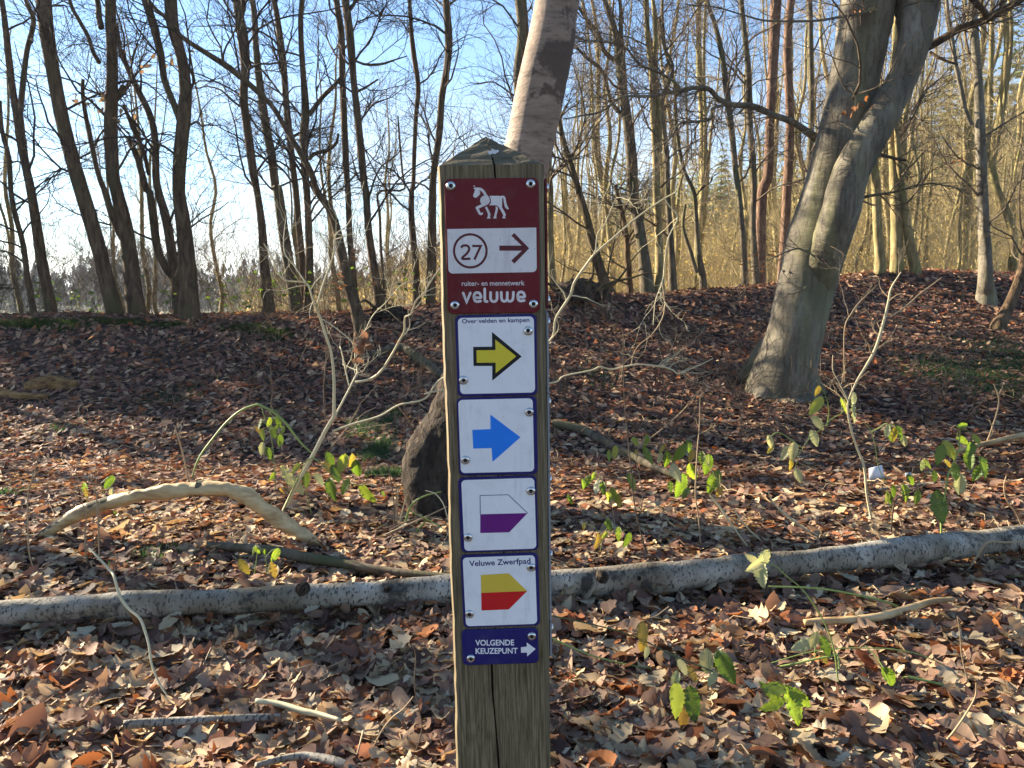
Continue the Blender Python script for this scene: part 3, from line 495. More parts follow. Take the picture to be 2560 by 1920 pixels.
dleaf(tb, [(2135, 28, 7), (2150, 24, 6), (2165, 260, 10), (2140, 272, 10), (2120, 285, 9), (2090, 290, 8)], 8.9, 6, np.random.default_rng(3), 'orange_leaf')
# ---- leaning birch behind the post
br = np.random.default_rng(50)
bp = [(1092, 1300, 170), (1088, 1220, 168), (1098, 1140, 158), (1130, 1070, 146), (1168, 980, 136), (1210, 850, 130), (1252, 650, 126), (1296, 480, 125), (1322, 370, 126), (1352, 220, 124), (1378, 100, 118), (1393, 0, 112)]
d0 = hit(1090, 1300)[1] + .2
tbi = thing('birch_tree', 'leaning birch with peeling pinkish bark rising behind the post', 'tree', (P(1090, 1300, d0)[0], d0, float(H(P(1090, 1300, d0)[0], d0))))
p_ = np.array([P(q[0], q[1], d0 + .03 * i) for i, q in enumerate(bp)]); rr_ = np.array([q[2] for q in bp]) / 2 / FPX * d0
pl, rl = p_[:8], rr_[:8]; pu, ru = extend(p_[6:], rr_[6:], 11, br)
p0_ = np.vstack([[p_[0] - np.array([.03, 0, .2])], pl]); MB().tube(cat(p0_, 60), cat(np.concatenate([[rr_[0] * 1.15], rl])[:, None], 60)[:, 0] + .004, 44, .13).obj('lower_trunk', MATS['fissured_bark'], tbi)['label'] = 'dark deeply fissured bark at the foot of the birch'
MB().tube(cat(pu, 70), cat(ru[:, None], 70)[:, 0], 22, .02).obj('trunk', MATS['birch_bark'], tbi)
crown_mesh(br, [(cat(pu, 24), cat(ru[:, None], 24)[:, 0])], None, 1., .45).obj('crown', MATS['twig_dark'], tbi)
# ------------------------------------------------------------------ young trees on the bright slope (copies of six models)
protos = []
for k in range(6):
    r = np.random.default_rng(100 + k); hh = [9., 11, 8, 12, 7, 10][k]; n = 9; z = np.linspace(0, hh, n); p_ = np.stack([np.cumsum(r.normal(0, .16, n)), np.cumsum(r.normal(0, .12, n)), z], -1); p_[0, :2] = 0
    r0 = [.075, .10, .06, .12, .05, .085][k]; rr = r0 * (1 - .85 * np.linspace(0, 1, n) ** 1.2)
    mains = [(cat(p_, 24), cat(rr[:, None], 24)[:, 0])]
    if k % 2:
        q_ = p_[2:] + np.linspace(0, 1, n - 2)[:, None] * np.array([r.uniform(-1.6, 1.6), r.uniform(-1, 1), 0]); mains.append((cat(q_, 24), cat((rr[2:] * .6)[:, None], 24)[:, 0]))
    mt = MB()
    for a_, b_ in mains: mt.tube(a_, b_, 6, .04)
    tm = mt.mesh('trunk'); cm = crown_mesh(r, mains, None, .9, .12, (.8, 2.2), .8, (.35, 1.0)).mesh('crown')
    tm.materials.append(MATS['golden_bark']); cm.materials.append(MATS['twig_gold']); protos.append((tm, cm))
pr = np.random.default_rng(200)
def young(px, d, label, group, k=None, s=None):
    x = (px - 1280) / FPX * d * .99; k = pr.integers(0, 6) if k is None else k; sc = s or pr.uniform(.75, 1.2)
    t = thing('young_tree', label, 'tree', (x, d, float(H(x, d)) - .05), group); t.rotation_euler = (0, pr.normal(0, .03), pr.uniform(0, 6.28)); t.scale = (sc, sc, sc * pr.uniform(.9, 1.15))
    link('trunk', protos[k][0], None, t); link('crown', protos[k][1], None, t); return t
LB = 'slim bare young tree in the sunlit thicket on the right slope'; GB = 'young trees of the sunlit thicket'
for i in range(66):
    px = pr.uniform(1380, 2750) if i % 3 else pr.uniform(1900, 2750); young(px, pr.uniform(18, 34), LB, GB)
for i in range(9): young(pr.uniform(1420, 2700), pr.uniform(16.5, 26), LB, GB, s=pr.uniform(1.0, 1.45))
for i in range(50): young(pr.uniform(820, 2800), pr.uniform(34, 75), 'distant bare tree on the golden hillside', 'distant bare trees on the hillside')
for i in range(9): young(pr.uniform(-350, 900), pr.uniform(14, 19), 'thin bare stem behind the left crest against the pale field', 'thin stems behind the left crest', s=pr.uniform(.4, .7))
# twiggy understorey that reads as one mass
def thicket(name, label, n, pxr, dr, hr, mat, seed, rad=(.004, .010), per=5):
    r = np.random.default_rng(seed); d = np.sqrt(r.uniform(dr[0] ** 2, dr[1] ** 2, n)); x = (r.uniform(*pxr, n) - 1280) / FPX * d; z = H(x, d); h = r.uniform(*hr, n)
    K = 5; p_ = np.zeros((n, K, 3)); le = r.normal(0, .36, (n, 2)); 
    for k in range(K):
        f = k / (K - 1); p_[:, k] = np.stack([x + le[:, 0] * h * f ** 1.5 + r.normal(0, .07, n) * f * h, d + le[:, 1] * h * f, z + h * f], -1)
    ra = r.uniform(*rad, n)[:, None] * (1 - .7 * np.linspace(0, 1, K)) * (d / 20)[:, None] ** .5
    mb = MB(); mb.tube(p_, ra, 3); b2 = spawn(r, p_, ra, n * per, (.2, 1), (.3, 1.1), (.4, 1.1), 4, .6, .003, .1, .2); b2 = (b2[0], b2[1] * 1.3); mb.tube(*b2, 3)
    return kind(mb.obj(name, MATS[mat]), 'stuff', label)
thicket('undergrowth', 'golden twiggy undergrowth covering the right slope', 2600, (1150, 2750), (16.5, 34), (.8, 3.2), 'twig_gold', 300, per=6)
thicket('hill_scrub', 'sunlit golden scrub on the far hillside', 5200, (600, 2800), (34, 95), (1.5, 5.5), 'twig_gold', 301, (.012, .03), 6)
thicket('crest_scrub', 'tangle of thin twigs behind the left crest', 900, (-250, 1250), (11.6, 17), (.4, 2.4), 'twig_brown', 302, (.002, .005), 6)
thicket('bank_twigs', 'fine tangled twigs on the shaded bank around the sapling', 34, (600, 1130), (5.5, 11), (.2, .8), 'twig_brown', 303, (.0015, .003), 4)
thicket('bank_twigs', 'fine tangled twigs on the shaded bank right of the post', 90, (1380, 2450), (6.5, 11.5), (.2, .9), 'twig_brown', 304, (.0015, .003), 6)
# dry golden leaves that stay on the young beeches of the slope
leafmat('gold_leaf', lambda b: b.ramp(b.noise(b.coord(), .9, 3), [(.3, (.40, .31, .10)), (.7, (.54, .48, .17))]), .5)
def goldleaves(name, label, n, pxr, dr, hmax, size, seed):
    r = np.random.default_rng(seed); d = np.sqrt(r.uniform(dr[0] ** 2, dr[1] ** 2, n)); x = (r.uniform(*pxr, n) - 1280) / FPX * d; cl = vno(x * .5, d * .5, 31) * .5 + .6; c = np.stack([x, d, H(x, d) + .15 + hmax * cl * r.uniform(0, 1, n) ** 1.6], -1); s_ = (size * np.sqrt(d / dr[0]))[:, None]
    a_ = nrm(r.normal(0, 1, (n, 3))) * s_; b_ = nrm(r.normal(0, 1, (n, 3))) * s_ * .55; V_ = np.stack([c - a_, c - b_, c + a_, c + b_], 1).reshape(-1, 3)
    return kind(MB().add(V_, np.arange(len(V_)).reshape(-1, 4)).obj(name, MATS['gold_leaf'], smooth=False), 'stuff', label)
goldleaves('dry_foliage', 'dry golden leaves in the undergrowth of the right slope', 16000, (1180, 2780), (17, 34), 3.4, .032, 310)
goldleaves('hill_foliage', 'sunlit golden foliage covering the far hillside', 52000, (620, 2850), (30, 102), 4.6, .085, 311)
# spruces
def spruce_mesh(seed, h, rb, tiers, per, nd):
    r = np.random.default_rng(seed); V_ = []; F_ = []; n = 0
    for t_ in range(tiers):
        f = (t_ + .5) / tiers; zc = h * (.06 + .94 * f); rad = rb * (1 - f) ** .85 + .05
        for q in range(max(4, int(per * (1 - f * .6)))):
            a = r.uniform(0, 6.28); L = rad * r.uniform(.7, 1.12); d = np.array([math.cos(a), math.sin(a), 0]); sd = np.array([-d[1], d[0], 0])
            for m in range(nd):
                u = (m + r.uniform(.2, 1)) / nd; b = d * L * u + np.array([0, 0, zc + r.uniform(-.1, .12) * h / tiers - .38 * L * u * u]); s_ = L * .30 * (1.15 - u) + .10
                tp = b + d * L * .3 + np.array([0, 0, -r.uniform(.05, .3) * s_]); V_ += [b + sd * s_ * r.uniform(.5, 1) + np.array([0, 0, -.2 * s_]), tp, b - sd * s_ * r.uniform(.5, 1) + np.array([0, 0, -.2 * s_]), b + np.array([0, 0, .16 * s_])]
                F_ += [(n, n + 1, n + 3), (n + 3, n + 1, n + 2)]; n += 4
    me = MB().add(np.array(V_), np.array(F_)).mesh('crown', smooth=False)
    z = np.linspace(0, h * .9, 4); tr = MB().tube(np.stack([z * 0, z * 0, z], -1), .13 * (h / 10) * (1 - z / h), 6).mesh('trunk'); return tr, me
SP = [spruce_mesh(400, 10, 2.0, 17, 12, 5), spruce_mesh(401, 10, 1.6, 15, 11, 5), spruce_mesh(402, 10, 2.4, 16, 13, 5)]
SPL = []
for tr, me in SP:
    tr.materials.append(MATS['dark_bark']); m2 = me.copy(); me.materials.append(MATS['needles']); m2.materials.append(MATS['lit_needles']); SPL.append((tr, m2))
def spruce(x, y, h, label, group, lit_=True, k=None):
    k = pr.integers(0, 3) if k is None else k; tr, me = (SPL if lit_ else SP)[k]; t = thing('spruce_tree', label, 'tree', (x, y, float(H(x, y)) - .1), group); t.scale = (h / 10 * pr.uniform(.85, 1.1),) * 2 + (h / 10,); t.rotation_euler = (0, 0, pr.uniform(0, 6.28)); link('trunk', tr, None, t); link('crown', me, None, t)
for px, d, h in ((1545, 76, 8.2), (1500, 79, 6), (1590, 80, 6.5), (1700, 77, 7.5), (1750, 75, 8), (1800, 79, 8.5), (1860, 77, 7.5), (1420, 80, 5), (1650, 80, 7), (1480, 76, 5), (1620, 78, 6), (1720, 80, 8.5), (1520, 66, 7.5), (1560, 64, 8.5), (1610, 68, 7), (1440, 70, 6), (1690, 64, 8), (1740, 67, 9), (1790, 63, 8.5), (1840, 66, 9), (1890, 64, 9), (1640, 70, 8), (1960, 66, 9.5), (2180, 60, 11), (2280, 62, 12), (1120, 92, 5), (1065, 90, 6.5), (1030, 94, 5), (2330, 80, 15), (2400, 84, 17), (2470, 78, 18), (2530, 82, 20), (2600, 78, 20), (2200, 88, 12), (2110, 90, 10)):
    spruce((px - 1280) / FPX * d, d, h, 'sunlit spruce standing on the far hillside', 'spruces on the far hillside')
# far wood beyond the field
r = np.random.default_rng(500); fw_ = MB()
def shaggy(r, h, w, n, s0):
    f = r.uniform(0, 1, n) ** .8; a = r.uniform(0, 6.28, n); rad = w * (1 - f) ** .7 * r.uniform(.3, 1, n) ** .5; c = np.stack([rad * np.cos(a), rad * np.sin(a), h * f], -1); d1 = r.normal(0, 1, (n, 3)) * s0 * np.array([.6, .6, 1.6]); d2 = r.normal(0, 1, (n, 3)) * s0 * .5
    return np.stack([c - d1, c + d2, c + d1], 1).reshape(-1, 3)
for i in range(520):
    d = r.uniform(115, 210); px = r.uniform(-900, 1150); x = (px - 1280) / FPX * d; hh = r.uniform(4.5, 9.5) * (d / 160) ** .6 * (.95 + .55 * float(vno(np.array(px * .012), np.array(3.3), 9))); Vv = shaggy(r, hh, hh * r.uniform(.2, .34), 130, .42) + np.array([x, d, float(H(x, d))]); fw_.add(Vv, np.arange(len(Vv)).reshape(-1, 3))
kind(fw_.obj('far_wood', MATS['far_wood'], smooth=False), 'stuff', 'hazy grey wood beyond the pale field on the left')
# unseen evergreens and bare trees added at left to shade the hollow and foreground
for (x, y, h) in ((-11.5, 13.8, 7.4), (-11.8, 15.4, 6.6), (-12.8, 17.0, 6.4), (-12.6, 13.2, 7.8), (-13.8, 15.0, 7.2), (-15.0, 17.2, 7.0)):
    spruce(x, y, h, 'unseen young spruce added at left to shade the hollow', 'unseen spruces added to shade the hollow', False)
for i, (x, y, s_) in enumerate(((-11.2, 11.0, 1.0), (-14.5, 10.6, 1.1), (-17., 9.2, 1.1), (-12.5, 9.1, .9), (-8.7, 7.4, 1.), (-16., 12.2, 1.1))):
    t = thing('young_tree', 'unseen bare tree added at left to dapple the foreground with shade', 'tree', (x, y, float(H(x, y)) - .05), 'unseen bare trees added for dappled shade'); t.scale = (s_, s_, s_); t.rotation_euler = (0, 0, i * 1.3); k = i % 6; link('trunk', protos[k][0], None, t); link('crown', protos[k][1], None, t)
# ------------------------------------------------------------------ mounds, moss, undergrowth leaves
def mound(name, label, catg, px, py, rx, rz, mat, seed, ry=.5, roots=0):
    c = hit(px, py); c = np.array([c[0], c[1] + ry * .4, float(H(c[0], c[1] + ry * .4)) - rz * .3]); r = np.random.default_rng(seed); t = thing(name, label, catg, c); n, m = 28, 14; V_ = []
    for j in range(m):
        for i in range(n):
            a = i / n * 6.2832; e = j / (m - 1) * math.pi / 2; k = 1 + .22 * math.sin(3 * a + seed) * math.cos(e) + r.normal(0, .07); V_.append(c + np.array([rx * k * math.cos(a) * math.cos(e), ry * k * math.sin(a) * math.cos(e), rz * k * math.sin(e) * 1.3]))
    F_ = [(j * n + i, j * n + (i + 1) % n, (j + 1) * n + (i + 1) % n, (j + 1) * n + i) for j in range(m - 1) for i in range(n)]
    MB().add(np.array(V_), np.array(F_)).obj('mound', MATS[mat], t)
    for k in range(roots):
        a = r.uniform(0, 6.28); p0 = c + np.array([rx * .6 * math.cos(a), -ry * .5, rz * .7]); ps = [p0]; d = np.array([math.cos(a), -.4, r.uniform(-.1, .8)])
        for q in range(5): ps.append(ps[-1] + d * .13); d = d + r.normal(0, .35, 3)
        MB().tube(cat(ps, 14), np.linspace(.03, .006, 14), 6, .08).obj('root', MATS['dark_bark'], t)
    return t
mound('root_plate', 'dark uprooted stump with torn roots right of the post', 'stump', 1450, 752, .42, .24, 'dark_soil', 1, .5, 8)
mound('root_plate', 'low dark root mound beside the leaning tree foot', 'stump', 975, 795, .26, .12, 'dark_soil', 3, .3, 7)
def mossy(name, label, spots, mat, n, seed, hgt=.03, wid=.006):
    r = np.random.default_rng(seed); Vs = []
    for (px, py, sx_, sy_, w_) in spots:
        c = hit(px, py); k = int(n * w_); x = c[0] + r.normal(0, sx_, k); y = c[1] + r.normal(0, sy_, k); z = H(x, y) + .012; b = np.stack([x, y, z], -1); a = r.uniform(0, 6.28, k); d = np.stack([np.cos(a), np.sin(a), a * 0], -1) * wid * r.uniform(.6, 1.4, (k, 1)); tp = b + np.stack([r.normal(0, hgt * .6, k), r.normal(0, hgt * .6, k), r.uniform(.5, 1.3, k) * hgt], -1)
        Vs.append(np.stack([b - d, b + d, tp], 1).reshape(-1, 3))
    V_ = np.concatenate(Vs); return kind(MB().add(V_, np.arange(len(V_)).reshape(-1, 3)).obj(name, MATS[mat], smooth=False), 'stuff', label)
mossy('moss', 'green moss cushions along the left crest', [(40, 812, .28, .05, 1), (120, 808, .22, .04, .7), (165, 818, .16, .06, .8), (270, 806, .22, .04, .9), (330, 808, .2, .04, .6), (610, 822, .14, .07, .8), (680, 838, .12, .08, .4), (430, 815, .1, .04, .25)], 'moss', 3000, 1, .03, .008)
mossy('grass_patch', 'low green grass growing behind the bramble left of the birch', [(945, 1140, .07, .16, 1), (905, 1080, .07, .15, .25), (975, 1055, .06, .15, .2), (965, 1195, .07, .06, .4)], 'grass_moss', 1300, 2, .07, .004)
mossy('moss', 'green moss and grass patches on the right bank', [(2400, 940, .32, .35, 1), (2480, 960, .35, .4, .8), (2540, 905, .25, .4, .8), (2540, 870, .4, .4, .5), (2330, 905, .15, .2, .3), (2440, 925, .4, .2, .5)], 'grass_moss', 1300, 3, .045, .009)
mossy('moss', 'small moss tufts scattered on the left bank', [(400, 1000, .14, .2, 1), (480, 985, .1, .2, .5), (150, 1075, .1, .1, .4), (20, 1240, .06, .05, .4), (385, 1395, .06, .05, .5), (1500, 945, .14, .2, .6), (1340, 975, .1, .1, .4)], 'grass_moss', 260, 4, .04, .006)
def leafmass(name, label, spots, n, d, mat, seed, size=(.03, .07)):
    r = np.random.default_rng(seed); mb = MB()
    for (px, py, sp, w_) in spots:
        for _ in range(int(n * w_)):
            q = P(px + r.normal(0, sp), py + r.normal(0, sp * .7), d + r.uniform(0, 1.2)); g = float(H(q[0], q[1])); q[2] = max(q[2], g + .03); Vt, F = leaf_tpl(1, 4, r); M = np.array(Matrix.Rotation(r.uniform(0, 6.3), 3, 'Z') @ Matrix.Rotation(r.uniform(-1, 1), 3, 'X')); mb.add((Vt @ M.T) * r.uniform(*size) + q, F)
    return kind(mb.obj(name, MATS[mat]), 'stuff', label)
leafmass('bramble_thicket', 'sunlit bramble leaves behind the left crest', [(120, 720, 25, 1), (40, 785, 30, 1), (200, 745, 20, .8), (130, 770, 35, 1.6), (225, 790, 22, 1), (340, 690, 12, .5), (430, 745, 16, .6), (560, 745, 35, 1.4), (620, 760, 40, 1.6), (700, 720, 35, 1.2), (760, 740, 40, 1.2), (900, 720, 40, 1.2), (1000, 715, 40, 1.2), (640, 700, 40, .8), (330, 790, 30, .6)], 30, 11.6, 'bramble_leaf', 6, (.05, .11))
leafmass('dry_leaf_sprays', 'orange dry leaves caught in the twigs left of the post', [(855, 690, 10, 1), (845, 720, 14, 1.5), (835, 750, 10, 1), (670, 795, 16, 1.4), (885, 650, 6, .5), (940, 710, 6, .6), (770, 760, 8, .6), (800, 730, 14, 1), (890, 630, 6, .5), (410, 785, 10, .8), (1090, 700, 8, .5)], 9, 9.0, 'orange_leaf', 7, (.05, .09))
leafmass('beech_leaf_sprays', 'tan dry beech leaves on low twigs beside the big beech', [(1900, 660, 16, 1), (1935, 640, 14, 1), (1880, 680, 14, .8), (2230, 700, 14, .5), (2400, 400, 10, .6)], 9, 8.8, 'orange_leaf', 8, (.05, .08))
# ------------------------------------------------------------------ fallen wood
def lying(pts, h):
    hs = h if isinstance(h, (list, tuple)) else [h] * len(pts)
    p_ = np.array([hit(q[0], q[1], hs[i]) for i, q in enumerate(pts)]); return p_, np.array([q[2] for q in pts]) / 2 / FPX * p_[:, 1]
def stick(name, label, pts, h, mat, catg='branch', sides=9, lump=.05, K=None, group=None, cap=True, part='wood'):
    p_, ra = lying(pts, h); K = K or len(pts) * 6; pc = cat(p_, K); rc = np.maximum(cat(ra[:, None], K)[:, 0], .0012)
    t = thing(name, label, catg, pc[0], group); MB().tube(pc, rc, sides, lump, cap).obj(part, MATS[mat], t); return t, pc, rc
logp = [(-160, 1552, 86), (0, 1537, 87), (150, 1525, 86), (300, 1514, 84), (430, 1508, 80), (560, 1504, 76), (740, 1492, 77), (870, 1486, 78), (1000, 1482, 78), (1200, 1471, 84), (1400, 1460, 87), (1640, 1446, 92), (1750, 1434, 88), (1860, 1420, 82), (1980, 1408, 78), (2100, 1396, 78), (2300, 1375, 83), (2450, 1357, 78), (2560, 1343, 74), (2760, 1318, 72)]
lp = []
for (x_, y_, w_) in logp:
    r0 = ray(x_, y_); tt = (1.35 - .085) / -r0[2]; lp.append(CP + r0 * tt)
lp = np.array(lp); lp[:, 1] = cat(np.polyval(np.polyfit(lp[:, 0], lp[:, 1], 2), lp[:, 0])[:, None], len(lp))[:, 0] * .6 + lp[:, 1] * .4
lp = np.array([P(q[0], q[1], lp[i][1]) for i, q in enumerate(logp)]); lra = np.array([q[2] for q in logp]) / 2 / FPX * lp[:, 1] * .86 * (1 + np.random.default_rng(3).normal(0, .035, len(logp)))
tlog = thing('birch_log', 'fallen birch trunk with white speckled bark lying across the foreground', 'log', (0, float(lp[8][1]), 0))
lc = cat(lp, 150); lrc = cat(lra[:, None], 150)[:, 0]; MB().tube(lc, lrc * (1 + .05 * np.sin(np.arange(150) * .31) + .03 * np.sin(np.arange(150) * .83)), 26, .055, True).obj('trunk', MATS['log_bark'], tlog)
for (x_, y_, s_, an) in ((755, 1478, .026, 0), (1506, 1446, .024, 1), (275, 1522, .03, 2), (970, 1478, .014, 1), (1600, 1450, .010, 0)):
    i = int(np.argmin([abs((1280 + q[0] / q[1] * FPX * 1.0) - x_) for q in lc])); q = P(x_, y_, lc[i][1] - lrc[i] * .88); ob = q + np.array([0, .02, 0]); dr = nrm(np.array([-.25, -1, .35])); ps = np.array([ob, ob + dr * .022, ob + dr * .03, ob + dr * .018]); MB().tube(ps, np.array([1.25, 1.0, .72, .45]) * s_, 14, .06).obj('knot', MATS['fissured_bark'], tlog)
    MB().tube(np.array([ob + dr * .012, ob + dr * .019]), np.array([.5, .01]) * s_, 10).obj('knot_hollow', MATS['dark_soil'], tlog)
# leaves drifted against the log
dm = MB(); r = np.random.default_rng(15)
for _ in range(620):
    i = r.integers(0, 150); sd_ = -1 if r.uniform() < .62 else 1; q = lc[i] + np.array([r.normal(0, .03), sd_ * (lrc[i] + r.uniform(-.02, .035)), 0]); q[2] = float(H(q[0], q[1])) + r.uniform(.015, .075); Vt, F = leaf_tpl(int(r.integers(0, 3)), 10, r); M = np.array(Matrix.Rotation(r.uniform(0, 6.3), 3, 'Z') @ Matrix.Rotation(r.normal(0, .6), 3, 'X') @ Matrix.Rotation(r.uniform(0, 6.3), 3, 'Z'))
    dm.add((Vt @ M.T) * r.uniform(.05, .11) + q, F, PC[r.choice(len(PC), p=PW)])
kind(dm.obj('drifted_leaves', MATS['litter'], floor), 'stuff')
stick('fallen_branch', 'thin grey branch lying just behind the birch log', [(520, 1362, 18), (590, 1368, 22), (680, 1376, 26), (760, 1393, 28), (850, 1408, 26), (950, 1425, 22), (1060, 1436, 18), (1180, 1446, 14)], .055, 'grey_bark', sides=10)
# arched bare branch at the left
ap = [(95, 1346, 20, .02), (140, 1318, 34, .05), (200, 1283, 40, .08), (270, 1258, 38, .12), (350, 1238, 40, .15), (430, 1228, 42, .165), (500, 1221, 44, .17), (570, 1224, 44, .165), (620, 1240, 46, .14), (660, 1272, 46, .10), (710, 1308, 44, .06), (765, 1342, 36, .03), (800, 1360, 22, .012)]
dA = hit(100, 1352)[1]; dB = hit(800, 1366)[1]; ap3 = np.array([P(q[0], q[1], dA + (dB - dA) * (q[0] - 95) / 705) for q in ap]); ar = np.array([q[2] for q in ap]) / 2 / FPX * dA
def kink(a_): return np.stack([np.interp(np.linspace(0, len(a_) - 1, 90), np.arange(len(a_)), a_[:, j]) for j in range(a_.shape[1])], -1)
t = thing('bare_branch', 'thick bare branch arched over the leaves, pale barkless wood', 'branch', ap3[0])
MB().tube(kink(ap3), kink(ar[:, None])[:, 0] * .88 * (1 + .07 * np.sin(np.arange(90) * .55) + np.random.default_rng(8).normal(0, .05, 90)), 16, .09, True).obj('wood', MATS['bare_wood'], t)
k0 = kink(ap3); kr = kink(ar[:, None])[:, 0] * .9
for (a_, b_, off) in ((0, 30, .006), (44, 49, .004)):
    sub = k0[a_:b_].copy(); sub[:, 2] += off; MB().tube(sub, kr[a_:b_] * np.linspace(.94, .8, b_ - a_), 14, .08).obj('bark', MATS['grey_bark'], t)
for (x_, y_) in ((480, 1234), (655, 1262)):
    q = P(x_, y_, dA - .03); MB().tube(np.array([q, q + np.array([.012, -.03, .02]), q + np.array([.014, -.045, .026])]), np.array([.016, .012, .004]), 8, .1).obj('stub', MATS['bare_wood'], t)
stick('bare_stick', 'pale curved barkless stick on the leaves at the right', [(2010, 1556, 16), (2060, 1553, 20), (2130, 1550, 22), (2200, 1542, 22), (2270, 1522, 20), (2330, 1503, 17), (2385, 1498, 12)], [.05, .055, .06, .065, .075, .085, .09], 'bare_wood', sides=12)
stick('fallen_branch', 'short speckled birch branch at lower left', [(308, 1812, 24), (360, 1808, 24), (440, 1803, 22), (540, 1798, 22), (650, 1794, 20), (700, 1790, 14)], .06, 'log_bark', sides=12)
stick('bare_stick', 'short bleached stick at lower left of the post', [(640, 1752, 14), (700, 1760, 15), (760, 1778, 16), (800, 1786, 14), (850, 1800, 10)], .065, 'twig_pale', sides=9)
stick('fallen_branch', 'peeling birch branch at the bottom edge', [(640, 1914, 16), (710, 1896, 18), (770, 1890, 22), (840, 1904, 24), (880, 1922, 22)], .06, 'log_bark', sides=10)
stick('fallen_branch', 'long brown branch lying across the shaded hollow', [(1385, 1058, 22), (1450, 1072, 22), (1490, 1092, 22), (1540, 1120, 22), (1600, 1150, 20), (1670, 1182, 16), (1730, 1205, 10)], .055, 'grey_bark', sides=9)
stick('fallen_branch', 'dark crooked branch on the bank left of the post', [(930, 885, 16), (975, 872, 20), (1010, 870, 22), (1040, 892, 24), (1075, 915, 24), (1110, 945, 22), (1150, 970, 20)], [.1, .12, .14, .1, .06, .04, .03], 'grey_bark', sides=9)
stick('rotten_log', 'short rotten orange log end on the left bank', [(60, 968, 22), (90, 962, 34), (120, 958, 40), (150, 960, 36), (188, 962, 24)], .05, 'rotten_wood', 'log', 12, .16)
stick('rotten_log', 'broken rotten wood at the far left of the bank', [(-40, 985, 30), (0, 985, 26), (50, 990, 22), (120, 992, 14)], .03, 'rotten_wood', 'log', 10, .16)
stick('bare_stick', 'thin white stick lying in the right middle distance', [(2060, 1238, 7), (2150, 1230, 9), (2260, 1216, 9), (2360, 1206, 8)], .02, 'twig_pale', sides=7)
stick('bare_stick', 'tan pole leaning in from the right edge', [(2385, 1130, 12), (2450, 1112, 13), (2520, 1096, 14), (2640, 1068, 15)], [.08, .12, .16, .2], 'bare_wood', sides=9)
stick('twig', 'dark stick lying on the right bank below the grey beech', [(2340, 735, 8), (2420, 742, 9), (2520, 757, 7)], .03, 'twig_dark', sides=6)
# small white tags in the hollow
def tagplate(label, pts, hh, th, colm):
    c = [P(x_, y_, hh + i * .0) for i, (x_, y_) in enumerate(pts)]; bk = [q + np.array([0, th, 0]) for q in c]; V_ = np.array(c + bk)
    F4 = np.array([[3, 2, 1, 0], [4, 5, 6, 7], [0, 1, 5, 4], [1, 2, 6, 5], [2, 3, 7, 6], [3, 0, 4, 7]]); t = thing('white_tag', label, 'tag', c[3]); MB().add(V_, F4).obj('plate', MATS[colm], t, smooth=False); return t
plain('white_plastic', (.62, .63, .64), .5, .4); plain('grey_plastic', (.26, .28, .31), .5, .4)
d_ = hit(2193, 1210)[1]; tagplate('small white plate standing in the leaves behind the right log', tl(3, 2, [(873, 730), (985, 700), (1012, 830), (876, 870)]), d_, .004, 'white_plastic')
tagplate('small grey plate beyond the white one', tl(3, 2, [(1186, 770), (1240, 765), (1245, 830), (1190, 835)]), hit(2270, 1204)[1], .004, 'grey_plastic')
# ------------------------------------------------------------------ sapling, shoots, brambles
def shoot(par, pts, d, mat, n=0, tw=None, w0=None, sides=7, name='stem', seed=0, L=(.12, .4)):
    dd = np.linspace(d[0], d[1], len(pts)); p_ = np.array([P(q[0], q[1], dd[i]) for i, q in enumerate(pts)]); ra = np.array([q[2] for q in pts]) / 2 / FPX * dd
    K = len(pts) * 5; pc = cat(p_, K); rc = np.maximum(cat(ra[:, None], K)[:, 0], .0009); o = MB().tube(pc, rc, sides, .05).obj(name, MATS[mat], par)
    if n:
        r = np.random.default_rng(seed + 900 + len(pts)); m2 = MB(); b2 = spawn(r, pc[None], rc[None], n, (.25, 1), L, (.5, 1.2), 7, .55, .0016, .1, .22, .004); m2.tube(*b2, 5); b3 = spawn(r, *b2, n * 3, (.2, 1), (L[0] * .5, L[1] * .55), (.5, 1.2), 5, .6, .0011, .1, .25); m2.tube(*b3, 4); kind(m2.obj('twigs', MATS[tw or mat], o), 'stuff')
    return pc, rc
def za(pts, wa): 
    w_ = np.linspace(wa[0], wa[1], len(pts)) * 1.05; return [(640 + a_ / 3.073, 560 + b_ / 3.073, w_[i] / 3.073) for i, (a_, b_) in enumerate(pts)]
sb = hit(709, 1285); ds = sb[1]
ts = thing('hazel_sapling', 'pale many stemmed sapling with sunlit bare twigs left of the post', 'sapling', sb)
shoot(ts, [(705, 1290, 12), (709, 1278, 11), (735, 1225, 10.5), (779, 1145, 11), (815, 1075, 10.5), (835, 1041, 9)], (ds, ds - .05), 'twig_pale')
shoot(ts, za([(600, 1480), (600, 1200), (580, 1000), (545, 880), (490, 710), (465, 660), (430, 560), (385, 455), (230, 435), (180, 390), (120, 250), (60, 150)], (24, 8)), (ds - .05, ds - .2), 'twig_pale', 8, seed=1)
shoot(ts, za([(475, 600), (530, 420), (570, 320), (600, 200), (615, 80), (690, 20), (740, -60), (800, -220), (830, -330)], (15, 4)), (ds - .1, ds - .25), 'twig_pale', 7, seed=2)
shoot(ts, za([(610, 1470), (700, 1300), (760, 1180), (780, 1140), (765, 1050), (745, 920), (640, 820), (510, 730)], (17, 7)), (ds - .05, ds + .15), 'twig_pale', 8, seed=3)
shoot(ts, za([(765, 1215), (880, 1190), (960, 1130), (1040, 1010), (1100, 900), (1140, 820), (1145, 720), (1190, 690), (1230, 590), (1290, 530), (1350, 430), (1420, 330), (1500, 200)], (21, 9)), (ds - .05, ds - .5), 'twig_pale', 8, seed=4)
